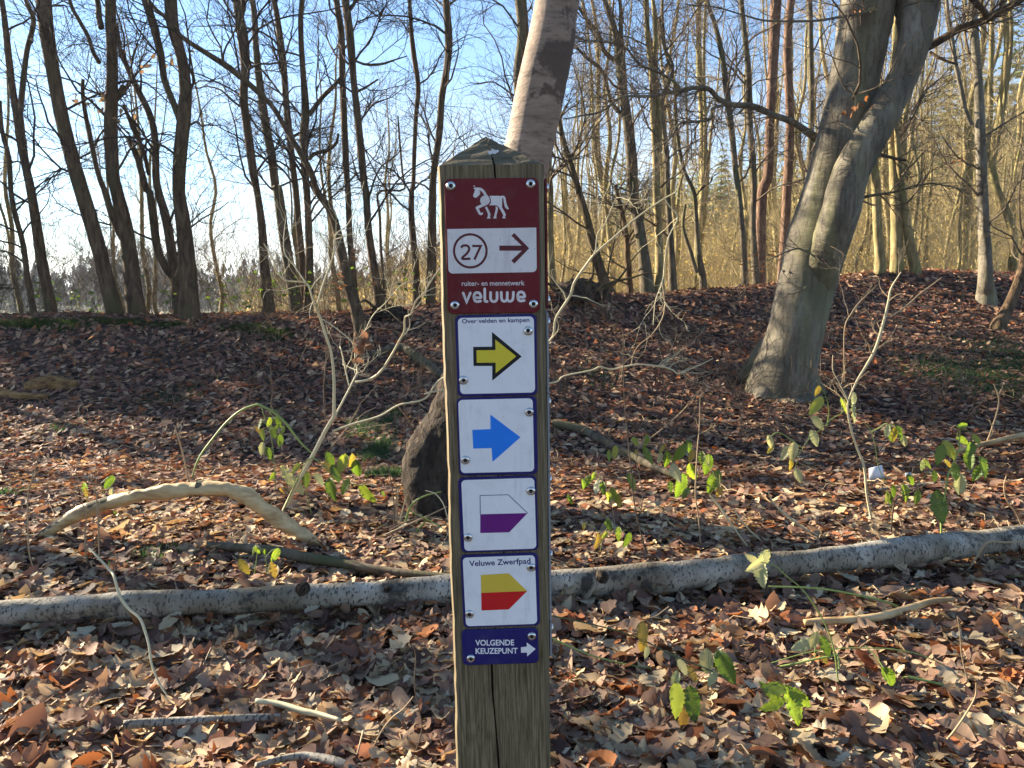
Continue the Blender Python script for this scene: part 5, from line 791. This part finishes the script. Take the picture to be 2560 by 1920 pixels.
# small twigs strewn over the litter
r = np.random.default_rng(71); n = 420; y = np.sqrt(r.uniform(1.6 ** 2, 9 ** 2, n)); x = r.uniform(-1, 1, n) * (.75 * y + .3); a = r.uniform(0, 6.28, n); L_ = r.uniform(.05, .32, n); K = 5; p_ = np.zeros((n, K, 3))
for k in range(K):
    f = k / (K - 1) - .5; xx = x + np.cos(a) * L_ * f + r.normal(0, .006, n); yy = y + np.sin(a) * L_ * f + r.normal(0, .006, n); p_[:, k] = np.stack([xx, yy, H(xx, yy) + .035 + r.normal(0, .012, n) + (f + .5) * r.uniform(0, .05, n)], -1)
kind(MB().tube(p_, r.uniform(.0012, .0045, n)[:, None] * np.linspace(1, .6, K)[None], 5).obj('twig_litter', MATS['twig_tan']), 'stuff', 'small dry twigs strewn over the fallen leaves')
SG = {
'edges':[[-60.0,1485.9],[59.9,1483.7],[-60.0,745.8],[60.0,743.6],[-5.9,1510.3]],
'red':[[-52.6,1469.9],[52.9,1469.2],[54.2,1319.4],[-51.8,1319.4]],
'redw':[[-50.2,1414.9],[50.3,1414.6],[50.3,1365.2],[-49.8,1365.1]],
'redb':[[-44.3,1461.8],[44.6,1462.4],[-43.5,1329.2],[45.9,1329.0]],
'circ':[[-24.6,1390.1],[-5.0,1389.8],[-25.1,1370.2]],
'arrow':[[8.3,1395.5],[33.6,1395.0],[22.0,1406.3],[25.5,1409.1],[42.0,1391.8],[24.9,1374.9],[21.5,1378.5],[33.5,1389.3],[8.2,1389.8]],
't1':[[-35.3,1351.1],[36.2,1350.5],[-35.2,1356.1]],
'horse':[[[-19.2,1459.1],[-16.8,1459.8],[-13.7,1459.7],[-10.5,1459.1],[-7.9,1457.3],[-6.0,1454.7],[-4.5,1451.8],[-3.5,1450.6],[-2.0,1448.6],[-1.0,1446.1],[-1.4,1443.9],[-2.8,1441.7],[-5.1,1440.3],[-8.4,1439.1],[-13.8,1436.8],[-12.1,1432.5],[-11.3,1431.8],[-10.5,1432.5],[-9.3,1432.1],[-9.2,1431.0],[-10.0,1429.9],[-11.8,1429.4],[-13.5,1430.1],[-14.7,1431.7],[-16.3,1435.2],[-17.5,1437.5],[-17.0,1438.6],[-14.9,1439.7],[-10.6,1441.2],[-11.7,1443.1],[-12.1,1445.6],[-11.6,1447.9],[-10.1,1449.7],[-7.3,1450.8],[-8.7,1453.5],[-10.2,1455.3],[-11.8,1456.2],[-13.1,1456.7],[-12.2,1455.1],[-11.7,1453.6],[-12.6,1451.7],[-14.6,1450.1],[-16.2,1448.7],[-18.2,1448.8],[-19.6,1449.9],[-19.6,1451.8],[-18.4,1454.6],[-17.5,1457.4],[-18.6,1458.4]],[[-1.6,1450.4],[8.8,1450.3],[10.2,1449.8],[12.0,1450.3],[14.6,1450.1],[16.2,1448.5],[16.8,1445.1],[17.5,1441.0],[18.6,1438.1],[19.9,1435.9],[19.0,1435.1],[17.0,1436.1],[15.4,1438.2],[14.5,1442.0],[13.9,1447.4],[12.6,1447.9],[12.5,1443.6],[12.3,1437.6],[13.7,1435.0],[16.3,1429.9],[15.8,1428.0],[14.8,1427.4],[16.0,1426.7],[15.8,1425.4],[12.5,1425.5],[12.4,1426.8],[13.4,1427.7],[13.2,1429.6],[10.4,1434.8],[8.2,1438.3],[6.3,1439.8],[4.0,1440.0],[-2.3,1440.1],[-0.5,1441.9],[0.1,1445.1],[-0.5,1448.0]],[[-7.1,1437.9],[-4.6,1438.8],[-2.3,1433.7],[-0.8,1430.2],[-1.5,1427.6],[-0.9,1425.6],[-5.1,1425.6],[-3.9,1428.0],[-3.7,1430.6],[-5.2,1434.4]],[[5.1,1438.7],[6.6,1438.6],[7.7,1436.4],[7.1,1433.2],[5.7,1428.5],[5.8,1425.6],[2.1,1425.5],[3.5,1429.2],[4.3,1432.6],[5.2,1435.8]],[[-19.1,1461.7],[-18.3,1462.0],[-17.5,1461.7],[-17.6,1460.6],[-18.4,1460.3],[-19.0,1460.6]]],
'n27':[[[-34.6,1393.7],[-33.7,1395.5],[-31.2,1396.3],[-27.9,1396.0],[-25.9,1393.6],[-26.3,1390.6],[-28.8,1387.1],[-34.1,1381.7],[-24.7,1381.4]],[[-22.2,1395.6],[-12.6,1395.4],[-20.2,1380.3]]],
'veluwe':[[[-33.9,1342.9],[-30.3,1332.9],[-25.8,1342.8]],[[-21.9,1337.6],[-14.3,1337.4],[-14.3,1340.1],[-15.4,1342.3],[-17.9,1343.2],[-20.3,1342.4],[-21.6,1340.0],[-21.7,1336.7],[-20.5,1333.9],[-18.1,1333.0],[-14.4,1333.5]],[[-9.3,1347.3],[-9.4,1334.6],[-8.4,1333.1],[-6.9,1332.8]],[[-2.7,1343.0],[-2.8,1336.3],[-1.7,1333.6],[0.7,1332.6],[3.2,1333.5],[4.5,1336.2],[4.6,1342.8]],[[9.5,1343.0],[9.6,1336.1],[10.8,1333.6],[12.9,1332.7],[15.1,1333.9],[16.0,1336.0],[16.4,1342.6]],[[16.0,1336.0],[16.9,1333.8],[19.0,1332.6],[21.4,1333.5],[22.7,1335.8],[23.3,1342.8]],[[27.9,1337.4],[35.5,1337.2],[35.6,1340.0],[34.4,1342.1],[32.0,1343.0],[29.5,1342.2],[28.3,1339.8],[28.2,1336.5],[29.4,1333.7],[31.8,1332.8],[35.5,1333.3]]],
'yel':[[-44.1,1317.7],[49.3,1317.7],[49.1,1223.3],[-43.9,1222.9]],
'yelw':[[-40.5,1314.8],[46.4,1314.8],[46.2,1226.7],[-41.1,1226.0]],
'yelo':[[-24.2,1281.1],[-2.3,1281.0],[-2.2,1298.1],[31.6,1268.9],[-3.1,1241.2],[-2.7,1258.5],[-24.4,1258.9]],
'yeli':[[-20.4,1277.1],[1.5,1277.0],[1.5,1289.2],[25.4,1269.3],[1.1,1250.0],[1.4,1262.4],[-20.5,1262.6]],
'yelt':[[-36.3,1308.5],[41.1,1308.8],[-36.2,1312.8]],
'yelb':[[39.4,1298.6],[-36.4,1242.5]],
'blu':[[-45.0,1221.6],[48.4,1222.0],[47.9,1128.4],[-45.0,1128.0]],
'bluw':[[-43.0,1219.3],[43.8,1219.7],[43.9,1132.0],[-42.9,1131.2]],
'bluo':[[-27.7,1183.3],[-6.3,1184.0],[-6.2,1201.4],[28.7,1173.5],[-4.9,1144.3],[-5.6,1161.1],[-27.2,1160.8]],
'blub':[[39.3,1203.5],[-36.7,1147.2]],
'pur':[[-45.7,1125.3],[47.2,1126.9],[47.3,1033.6],[-45.6,1032.4]],
'purw':[[-41.9,1122.6],[44.6,1124.1],[44.9,1036.1],[-41.6,1034.8]],
'puro':[[-20.6,1103.6],[13.1,1103.8],[35.5,1080.8],[13.3,1057.2],[-21.5,1056.9],[-20.9,1080.3]],
'purb':[[39.9,1108.2],[-36.2,1051.8]],
'zw':[[-45.5,1029.2],[48.1,1030.7],[47.8,937.3],[-45.5,935.9]],
'zww':[[-42.5,1026.2],[44.4,1028.0],[44.3,939.7],[-42.8,938.2]],
'zwo':[[-22.1,1004.0],[11.7,1005.5],[33.6,982.4],[10.8,959.1],[-22.4,958.3],[-22.3,981.1]],
'zwt':[[-35.7,1015.2],[38.2,1017.5],[-35.5,1021.5]],
'zwb':[[38.8,1012.7],[-37.1,954.2]],
'vol':[[-47.3,932.7],[46.4,934.3],[45.8,888.0],[-47.5,886.6]],
'volt1':[[-31.0,912.7],[16.5,912.3],[-30.8,919.3]],
'volt2':[[-31.0,901.9],[20.7,901.4],[-30.9,908.5]],
'vola':[[24.8,909.6],[32.1,910.2],[31.9,915.8],[42.8,906.9],[32.3,897.2],[32.2,902.4],[24.9,902.3]],
'volb':[[38.4,924.1],[-36.9,896.1]],
'crack':[[-12.0,887.8],[-11.4,844.8],[-8.8,808.5],[-5.7,744.8]],
'crackt':[[3.6,1489.1],[4.7,1483.0],[5.2,1469.5]],
'lichen':[[0.9,1495.3]],
}
# ------------------------------------------------------------------ waymarker post with its signs (front face measured in mm)
b = NB('post_wood'); gr = b.noise(b.coord((1, 1, .03)), 430, 5, .65, .2); big = b.noise(b.coord((1, 1, .25)), 9, 5, .6); fi = b.noise(b.coord((1, 1, .05)), 800, 3)
c = b.ramp(gr, [(.32, (.045, .031, .017)), (.48, (.165, .118, .066)), (.66, (.31, .23, .138))]); al = b.n('TexCoord'); sp = b.n('SeparateXYZ'); b.l(al.outputs['Object'], sp.inputs[0])
alg = b.mix(1., b.ramp(big, [(.34, (.15, .15, .15)), (.62, (1, 1, 1))]), b.ramp(sp.outputs[2], [(.55, (1, 1, 1)), (1.0, (.35, .35, .35))]), 'MULTIPLY'); c = b.mix(alg, c, b.mix(.6, c, (.095, .09, .038)))
stk = b.noise(b.coord((1, 1, .02)), 130, 5, .7); c = b.mix(b.ramp(stk, [(.5, (0, 0, 0)), (.68, (.6, .6, .6))]), c, (.06, .041, .022)); c = b.mix(b.ramp(fi, [(.62, (0, 0, 0)), (.72, (.6, .6, .6))]), c, (.03, .022, .012)); b.base(c); b.set(.85, .2); b.bump(b.mix(.5, gr, fi), .5, .003); MATS['post_wood'] = b.m
b = NB('cap_wood'); gr = b.noise(b.coord((1, 1, 1)), 60, 6, .7); wv = b.noise(b.coord((.3, 1, 2)), 90, 4); c = b.ramp(b.mix(.5, gr, wv), [(.25, (.06, .047, .03)), (.5, (.13, .104, .066)), (.75, (.20, .165, .11))]); b.base(c); b.set(.95, .1); b.bump(gr, .6, .004); MATS['cap_wood'] = b.m
def enamel(name, c0, c1, rough=.35, dirt=.25):
    b = NB(name); n1 = b.noise(b.coord(), 45, 6, .7); n2 = b.noise(b.coord(), 9, 4); c = b.ramp(n2, [(.3, c0), (.7, c1)]); sp_ = b.ramp(b.noise(b.coord(), 260, 2), [(.70, (0, 0, 0)), (.74, (dirt, dirt, dirt))]); c = b.mix(b.ramp(n1, [(.5, (0, 0, 0)), (.8, (dirt,) * 3)]), c, (.25, .22, .17)); c = b.mix(b.ramp(b.noise(b.coord((1, 1, .12)), 75, 5, .7), [(.55, (0, 0, 0)), (.8, (dirt * 1.3,) * 3)]), c, (.20, .165, .11)); c = b.mix(sp_, c, (.06, .05, .04)); b.base(c); b.set(rough + .08, .2); b.bump(n1, .06, .001); MATS[name] = b.m
enamel('sign_red', (.125, .008, .012), (.15, .011, .016), .38, .12); enamel('sign_white', (.79, .755, .73), (.85, .815, .79), .4, .2); enamel('sign_navy', (.016, .012, .10), (.022, .018, .125), .35, .12); enamel('sign_blue', (.02, .20, .72), (.024, .22, .78), .4, .06); enamel('sign_yellow', (.68, .53, .035), (.75, .60, .05), .4, .06); enamel('sign_purple', (.13, .012, .15), (.16, .018, .18), .4, .1); enamel('sign_signal_red', (.55, .012, .014), (.62, .018, .018), .4, .06); enamel('sign_gold', (.66, .44, .045), (.72, .50, .06), .4, .06); enamel('sign_cream', (.68, .62, .59), (.76, .69, .66), .45, .35); enamel('sign_black', (.012, .012, .013), (.018, .018, .02), .4, .1)
plain('steel', (.62, .60, .57), .28, .5, 1.0); plain('socket_dark', (.03, .028, .026), .6, .2); plain('sign_back', (.30, .30, .31), .45, .4); plain('crack_dark', (.008, .006, .004), .95, .05); plain('lichen', (.36, .37, .37), .9, .1); plain('maroon_ink', (.10, .008, .014), .4, .3)
O = np.array([.0026, .926, 0]); U = nrm(np.array([-.0134, -.022, .74])); Rv = np.array([1., 0, 0]); Rv = nrm(Rv - U * Rv.dot(U)); Nv = np.cross(Rv, U)     # Nv points to the viewer
post = thing('waymarker_post', 'square weathered wooden waymarker post carrying trail signs', 'post', O)
M = Matrix(((Rv[0], -Nv[0], U[0], O[0]), (Rv[1], -Nv[1], U[1], O[1]), (Rv[2], -Nv[2], U[2], O[2]), (0, 0, 0, 1))); post.matrix_world = M     # local x right, y into the post, z up
def pobj(name, V_, F_, mat, par=None, smooth=False):
    me = bpy.data.meshes.new(name); me.from_pydata([tuple(v) for v in V_], [], [tuple(int(i) for i in f) for f in F_]); me.materials.append(MATS[mat])
    if smooth: me.polygons.foreach_set('use_smooth', [True] * len(me.polygons))
    me.update(); o = bpy.data.objects.new(name, me); COL.objects.link(o); o.parent = par or post; return o
# shaft: chamfered square with slightly uneven faces, two crack grooves on the front
r = np.random.default_rng(90); W = .060; D = .120; ch = .006; CR = np.array(SG['crack']) / 1000; CT = np.array(SG['crackt']) / 1000
def crack_x(z): return np.interp(z, CR[::-1, 1], CR[::-1, 0]) if z < .93 else np.interp(z, CT[::-1, 1], CT[::-1, 0])
def crack_w(z): 
    if z < .93: return .0017 * float(sm(.99, .90, z) if False else 1) * (.75 + .25 * math.sin(z * 60))
    return .0011 if z > 1.44 else .0006
zs = np.linspace(-.35, 1.4845, 130); V_ = []; 
for z in zs:
    cx = float(crack_x(z)) if z > .5 else -.004 - (.5 - z) * .01; cw = crack_w(z) if z > .1 else .001; j = lambda s_: float(r.normal(0, .00035)); ed = j(1) + .0006 * math.sin(z * 23)
    prof = [(-W + ed, .013), (-W + .0034 + ed, 0), (-W * .5, j(1)), (cx - cw - .001, j(1)), (cx - cw, .0004), (cx, .012), (cx + cw, .0004), (cx + cw + .001, j(1)), (W * .5, j(1)), (W - ch, 0), (W, ch), (W + j(1), D * .5), (W, D - ch), (W - ch, D), (0, D), (-W + ch, D), (-W, D - ch), (-W, D * .5)]
    V_ += [(a_, b_, z) for a_, b_ in prof]
n = 18; F_ = [(j * n + i, j * n + (i + 1) % n, (j + 1) * n + (i + 1) % n, (j + 1) * n + i) for j in range(len(zs) - 1) for i in range(n)]
F_.append(tuple(range(n))[::-1])
pobj('shaft', V_, F_, 'post_wood')
# pyramid cap, subdivided so that its faces are a little uneven
rim = V_[-n:]; ap_ = (-.006, .056, 1.5235); cap = [tuple(q) for q in rim]; Vc = list(cap); Fc = []; rings = 9
for k in range(1, rings):
    f = k / rings
    for q in rim: Vc.append((q[0] * (1 - f) + ap_[0] * f + r.normal(0, .0004), max(q[1], 0) * (1 - f) + ap_[1] * f, q[2] * (1 - f) + ap_[2] * f + r.normal(0, .0005)))
Vc.append(ap_)
for k in range(rings - 1): Fc += [(k * n + i, (k + 1) * n + i, (k + 1) * n + (i + 1) % n, k * n + (i + 1) % n) for i in range(n)]
Fc += [((rings - 1) * n + i, len(Vc) - 1, (rings - 1) * n + (i + 1) % n) for i in range(n)]
cap_ = pobj('cap', Vc, Fc, 'cap_wood'); cap_['label'] = 'grey weathered pyramid top of the post'
lx, lz = .0035, 1.5012; blob = []
for i in range(18):
    a = i / 18 * 6.283; rr = .0055 * (1 + .25 * math.sin(2 * a + 1) + .2 * math.sin(5 * a) + r.normal(0, .16)); blob.append((lx + rr * math.cos(a) * .85 - .001, 0, lz + rr * math.sin(a) * .75))
def on_cap(q): 
    f = (q[2] - 1.4845) / (ap_[2] - 1.4845); return (q[0], ap_[1] * f - .0012, q[2])
pobj('lichen_spot', [on_cap(q) for q in blob], [tuple(range(18))[::-1]], 'lichen', cap_)
def rect_of(key):
    q = np.array(SG[key]) / 1000; c = q.mean(0); ex = ((q[1] - q[0]) + (q[2] - q[3])) / 2; wd = np.linalg.norm(ex); ex = ex / wd; ey = np.array([-ex[1], ex[0]]); ht = abs(((q[0] - q[3]) + (q[1] - q[2])).dot(ey) / 2); return c, ex, ey, wd, ht
def rrect(c, ex, ey, wd, ht, rad, seg=6, lower_only=False):
    pts = []
    for sx_, sy_, a0 in ((1, 1, 0), (-1, 1, 90), (-1, -1, 180), (1, -1, 270)):
        rr = .0006 if (lower_only and sy_ > 0) else rad
        for k in range(seg + 1):
            a = R(a0 + 90 * k / seg); pts.append(c + ex * (sx_ * (wd / 2 - rr) + rr * math.cos(a)) + ey * (sy_ * (ht / 2 - rr) + rr * math.sin(a)))
    return pts
def plate(key, name, label, mat, rad=.006, th=.0024, gap=.0006):
    c, ex, ey, wd, ht = rect_of(key); o_ = rrect(c, ex, ey, wd, ht, rad); i_ = rrect(c, ex, ey, wd - .0016, ht - .0016, rad - .0006); n_ = len(o_)
    V = [(p[0], -gap, p[1]) for p in o_] + [(p[0], -gap - th + .0006, p[1]) for p in o_] + [(p[0], -gap - th, p[1]) for p in i_]
    F = [tuple(range(n_))] + [tuple(2 * n_ + i for i in range(n_))[::-1]] + [(i, n_ + i, n_ + (i + 1) % n_, (i + 1) % n_) for i in range(n_)] + [(n_ + i, 2 * n_ + i, 2 * n_ + (i + 1) % n_, n_ + (i + 1) % n_) for i in range(n_)]
    o = pobj(name, V, [f[::-1] for f in F] if False else F, mat); o['label'] = label
    me = o.data; bm = bmesh.new(); bm.from_mesh(me); bmesh.ops.recalc_face_normals(bm, faces=bm.faces); bm.to_mesh(me); bm.free(); return o, -gap - th
LAY = .00012
def flat(par, name, pts, y, mat):
    """flat print: one polygon lying y in front of the post face"""
    bm = bmesh.new(); f = bm.faces.new([bm.verts.new((p[0], y, p[1])) for p in pts]); f.normal_update(); bmesh.ops.triangulate(bm, faces=[f]); bmesh.ops.recalc_face_normals(bm, faces=bm.faces)
    for f in bm.faces:
        f.normal_update()
        if f.normal.y > 0: f.normal_flip()
    me = bpy.data.meshes.new(name); bm.to_mesh(me); bm.free(); me.materials.append(MATS[mat]); o = bpy.data.objects.new(name, me); COL.objects.link(o); o.parent = par; return o
def mm(key): return [(a_ / 1000, b_ / 1000) for a_, b_ in SG[key]]
def panel(par, key, y, mat, rad, lower=False):
    return flat(par, 'panel', rrect(*rect_of(key), rad, lower_only=lower), y, mat)
def ribbon(pts, wd, y, smooth_=True, cap=True):
    p = np.array(pts); p = cat(p, max(12, len(p) * 6)) if smooth_ and len(p) > 3 else p; T = nrm(np.gradient(p, axis=0)); Nn = np.stack([-T[:, 1], T[:, 0]], -1)
    if not smooth_ or len(p) <= 3:
        for i in range(1, len(p) - 1):
            a_ = nrm(p[i] - p[i - 1]); b_ = nrm(p[i + 1] - p[i]); m_ = nrm(np.array([-(a_ + b_)[1], (a_ + b_)[0]])); Nn[i] = m_ / max(.45, m_.dot(np.array([-a_[1], a_[0]])))
        Nn[0] = np.array([-(p[1] - p[0])[1], (p[1] - p[0])[0]]); Nn[0] = nrm(Nn[0]); Nn[-1] = nrm(np.array([-(p[-1] - p[-2])[1], (p[-1] - p[-2])[0]]))
    h = wd / 2; Lp = p + Nn * h; Rp = p - Nn * h; out = [*Lp]
    if cap:
        a0 = math.atan2(Nn[-1][1], Nn[-1][0]); out += [p[-1] + h * np.array([math.cos(a0 - math.pi * k / 6), math.sin(a0 - math.pi * k / 6)]) for k in range(1, 6)]
    out += [*Rp[::-1]]
    if cap:
        a0 = math.atan2(-Nn[0][1], -Nn[0][0]); out += [p[0] + h * np.array([math.cos(a0 - math.pi * k / 6), math.sin(a0 - math.pi * k / 6)]) for k in range(1, 6)]
    nL = len(p); V = [(q[0], y, q[1]) for q in out]; F = []; nt_ = len(out); r0 = nL + (5 if cap else 0)
    for i in range(nL - 1): F.append((i, i + 1, r0 + nL - 2 - i, r0 + nL - 1 - i))
    if cap: F.append(tuple(range(nL - 1, nL + 6))); F.append(tuple([r0 + nL - 1] + list(range(r0 + nL, nt_)) + [0]))
    return V, F
def strokes(par, name, lines, wd, y, mat, smooth_=True, cap=True):
    Va = []; Fa = []
    for i, l_ in enumerate(lines):
        V, F = ribbon(l_, wd, y - i * .00003, smooth_, cap); Fa += [tuple(q + len(Va) for q in f) for f in F]; Va += V
    o = pobj(name, Va, Fa, mat, par); bm = bmesh.new(); bm.from_mesh(o.data)
    for f in bm.faces:
        f.normal_update()
        if f.normal.y > 0: f.normal_flip()
    bm.to_mesh(o.data); bm.free(); return o
def text(par, s_, key, y, mat, bold=.012, name='lettering'):
    a_, b_, c_ = [np.array(q) / 1000 for q in SG[key]]; cu = bpy.data.curves.new('lettering', 'FONT'); cu.body = s_; cu.offset = bold; cu.resolution_u = 3; to = bpy.data.objects.new('lettering_curve', cu); COL.objects.link(to)
    me = bpy.data.meshes.new_from_object(to.evaluated_get(bpy.context.evaluated_depsgraph_get())); bpy.data.objects.remove(to); bpy.data.curves.remove(cu)
    co = np.zeros(len(me.vertices) * 3); me.vertices.foreach_get('co', co); co = co.reshape(-1, 3); capz = .70; x0, x1 = co[:, 0].min(), co[:, 0].max(); ex = b_ - a_; wd = np.linalg.norm(ex); ex = ex / wd; ey = np.array([-ex[1], ex[0]]); h = abs((c_ - a_).dot(ey))
    P2 = a_[None] + ((co[:, :1] - x0) / (x1 - x0) * wd) * ex[None] + (co[:, 1:2] / capz * h * 1.12) * ey[None]
    me.vertices.foreach_set('co', np.stack([P2[:, 0], np.full(len(P2), y), P2[:, 1]], -1).astype(np.float32).ravel()); bm = bmesh.new(); bm.from_mesh(me)
    for f in bm.faces:
        f.normal_update()
        if f.normal.y > 0: f.normal_flip()
    bm.to_mesh(me); bm.free(); me.materials.clear(); me.materials.append(MATS[mat]); me.update(); o = bpy.data.objects.new(name, me); COL.objects.link(o); o.parent = par; return o
def bolt_mesh():
    prof = [(.0054, 0), (.0054, .0006), (.0050, .0016), (.0040, .0024), (.0027, .0028), (.0023, .0027), (.0021, .0010), (0.0001, .0009)]; s_ = 20; V = []
    for rr, h in prof: V += [(rr * math.cos(i / s_ * 6.2832), -h, rr * math.sin(i / s_ * 6.2832)) for i in range(s_)]
    F = [(j * s_ + i, j * s_ + (i + 1) % s_, (j + 1) * s_ + (i + 1) % s_, (j + 1) * s_ + i) for j in range(len(prof) - 1) for i in range(s_)]; me = bpy.data.meshes.new('bolt'); me.from_pydata(V, [], F); me.materials.append(MATS['steel']); me.materials.append(MATS['socket_dark'])
    bm = bmesh.new(); bm.from_mesh(me); bmesh.ops.recalc_face_normals(bm, faces=bm.faces); bm.to_mesh(me); bm.free(); me.polygons.foreach_set('use_smooth', [True] * len(me.polygons))
    for p in me.polygons:
        if (p.center.x ** 2 + p.center.z ** 2) ** .5 < .00225: p.material_index = 1
    return me
BM = bolt_mesh()
def bolts(par, key, y):
    for a_, b_ in SG[key]:
        o = link('bolt', BM, None, par); o.location = (a_ / 1000, y, b_ / 1000); o.rotation_euler = (float(r.normal(0, .05)), float(r.uniform(0, 3)), float(r.normal(0, .05)))
pr_, y = plate('red', 'sign_plate', 'maroon riding route sign with white horse and number 27', 'sign_red', .007)
panel(pr_, 'redw', y - LAY, 'sign_cream', .005, True)
hp = [flat(pr_, 'horse_emblem', [(a_ / 1000, b_ / 1000) for a_, b_ in q], y - LAY, 'sign_cream') for q in SG['horse'][:1]]
for q in SG['horse'][1:]: flat(pr_, 'horse_emblem', [(a_ / 1000, b_ / 1000) for a_, b_ in q], y - LAY, 'sign_cream')
cc = np.array(SG['circ'][0]) / 1000; ring = [cc + .0184 * np.array([math.cos(a), math.sin(a)]) for a in np.linspace(0, 2 * math.pi, 49)]
strokes(pr_, 'number_ring', [ring], .0026, y - 2 * LAY, 'maroon_ink', False, False); strokes(pr_, 'number', [[(a_ / 1000, b_ / 1000) for a_, b_ in q] for q in SG['n27'][:1]], .0026, y - 2 * LAY, 'maroon_ink', True, False); strokes(pr_, 'number', [[(a_ / 1000, b_ / 1000) for a_, b_ in SG['n27'][1]]], .0026, y - 2 * LAY, 'maroon_ink', False, False)
A = mm('arrow'); flat(pr_, 'arrow', A, y - 2 * LAY, 'maroon_ink')
strokes(pr_, 'lettering', [[(a_ / 1000, b_ / 1000) for a_, b_ in q] for q in SG['veluwe'][:1]], .0030, y - LAY, 'sign_cream', False); strokes(pr_, 'lettering', [[(a_ / 1000, b_ / 1000) for a_, b_ in q] for q in SG['veluwe'][1:]], .0030, y - LAY, 'sign_cream')
text(pr_, 'ruiter- en mennetwerk', 't1', y - LAY, 'sign_cream', .01); bolts(pr_, 'redb', y)
p2, y = plate('yel', 'sign_plate', 'white trail sign with yellow arrow outlined in black', 'sign_navy'); panel(p2, 'yelw', y - LAY, 'sign_white', .005); flat(p2, 'arrow_outline', mm('yelo'), y - 2 * LAY, 'sign_black'); flat(p2, 'arrow', mm('yeli'), y - 3 * LAY, 'sign_yellow'); text(p2, 'Over velden en kampen', 'yelt', y - 2 * LAY, 'sign_navy', .018); bolts(p2, 'yelb', y - 2 * LAY)
p3, y = plate('blu', 'sign_plate', 'white trail sign with plain blue arrow', 'sign_navy'); panel(p3, 'bluw', y - LAY, 'sign_white', .005); flat(p3, 'arrow', mm('bluo'), y - 2 * LAY, 'sign_blue'); bolts(p3, 'blub', y - 2 * LAY)
p4, y = plate('pur', 'sign_plate', 'white trail sign with white over purple pointer', 'sign_navy'); panel(p4, 'purw', y - LAY, 'sign_white', .005); q = mm('puro'); flat(p4, 'pointer', [q[5], q[2], q[3], q[4]], y - 2 * LAY, 'sign_purple'); strokes(p4, 'pointer_outline', [[q[5], q[0], q[1], q[2]]], .0008, y - 2 * LAY, 'sign_navy', False, False); bolts(p4, 'purb', y - 2 * LAY)
p5, y = plate('zw', 'sign_plate', 'white trail sign with yellow over red pointer', 'sign_navy'); panel(p5, 'zww', y - LAY, 'sign_white', .005); q = mm('zwo'); flat(p5, 'pointer', [q[0], q[1], q[2], q[5]], y - 2 * LAY, 'sign_gold'); flat(p5, 'pointer', [q[5], q[2], q[3], q[4]], y - 2 * LAY, 'sign_signal_red'); text(p5, 'Veluwe Zwerfpad', 'zwt', y - 2 * LAY, 'sign_navy', .018); bolts(p5, 'zwb', y - 2 * LAY)
p6, y = plate('vol', 'sign_plate', 'small navy sign with white lettering and arrow', 'sign_navy'); text(p6, 'VOLGENDE', 'volt1', y - LAY, 'sign_white', .02); text(p6, 'KEUZEPUNT', 'volt2', y - LAY, 'sign_white', .02); flat(p6, 'arrow', mm('vola'), y - LAY, 'sign_white'); bolts(p6, 'volb', y - LAY)
# plates on the right side of the post, seen edge on
for i, (z0, z1) in enumerate(((1.322, 1.470), (1.223, 1.318), (1.128, 1.222), (1.033, 1.126), (.937, 1.030), (.888, .933))):
    x0 = W + .0012; x1 = x0 + .0024; ya, yb = .012, .108; V = [(x0, ya, z0), (x1, ya, z0), (x1, yb, z0), (x0, yb, z0), (x0, ya, z1), (x1, ya, z1), (x1, yb, z1), (x0, yb, z1)]
    o = pobj('side_plate', V, [(0, 3, 2, 1), (4, 5, 6, 7), (0, 1, 5, 4), (1, 2, 6, 5), (2, 3, 7, 6), (3, 0, 4, 7)], 'sign_red' if i == 0 else 'sign_back'); o['label'] = 'sign plate on the side of the post seen edge on'
    for (yy_, zz_) in ((ya + .012, z1 - .012), (yb - .012, z0 + .012)) if i else ((ya + .01, z1 - .01), (ya + .01, z0 + .01), (yb - .01, z1 - .01), (yb - .01, z0 + .01)):
        q = link('bolt', BM, None, o); q.location = (x1, yy_, zz_); q.rotation_euler = (0, 0, math.pi / 2)
# ------------------------------------------------------------------ winter haze: one closed box of even thin air round everything
hz = bpy.data.materials.new('haze'); hz.use_nodes = True; hn = hz.node_tree; hn.nodes.remove(hn.nodes['Principled BSDF']); pv = hn.nodes.new('ShaderNodeVolumePrincipled')
pv.inputs['Color'].default_value = (.82, .88, 1, 1); pv.inputs['Density'].default_value = .0005; pv.inputs['Anisotropy'].default_value = .2; hn.links.new(pv.outputs[0], hn.nodes['Material Output'].inputs['Volume'])
zl = float(Zg.min()) - 1.2; x0, x1, y0, y1, z1 = gx.min() - 5, gx.max() + 5, gy.min() - 5, gy.max() + 5, 36.
V_ = [(x0, y0, zl), (x1, y0, zl), (x1, y1, zl), (x0, y1, zl), (x0, y0, z1), (x1, y0, z1), (x1, y1, z1), (x0, y1, z1)]
hb = MB().add(np.array(V_), np.array([[0, 3, 2, 1], [4, 5, 6, 7], [0, 1, 5, 4], [1, 2, 6, 5], [2, 3, 7, 6], [3, 0, 4, 7]])).obj('haze', hz, smooth=False); kind(hb, 'stuff', 'thin winter haze in the air')
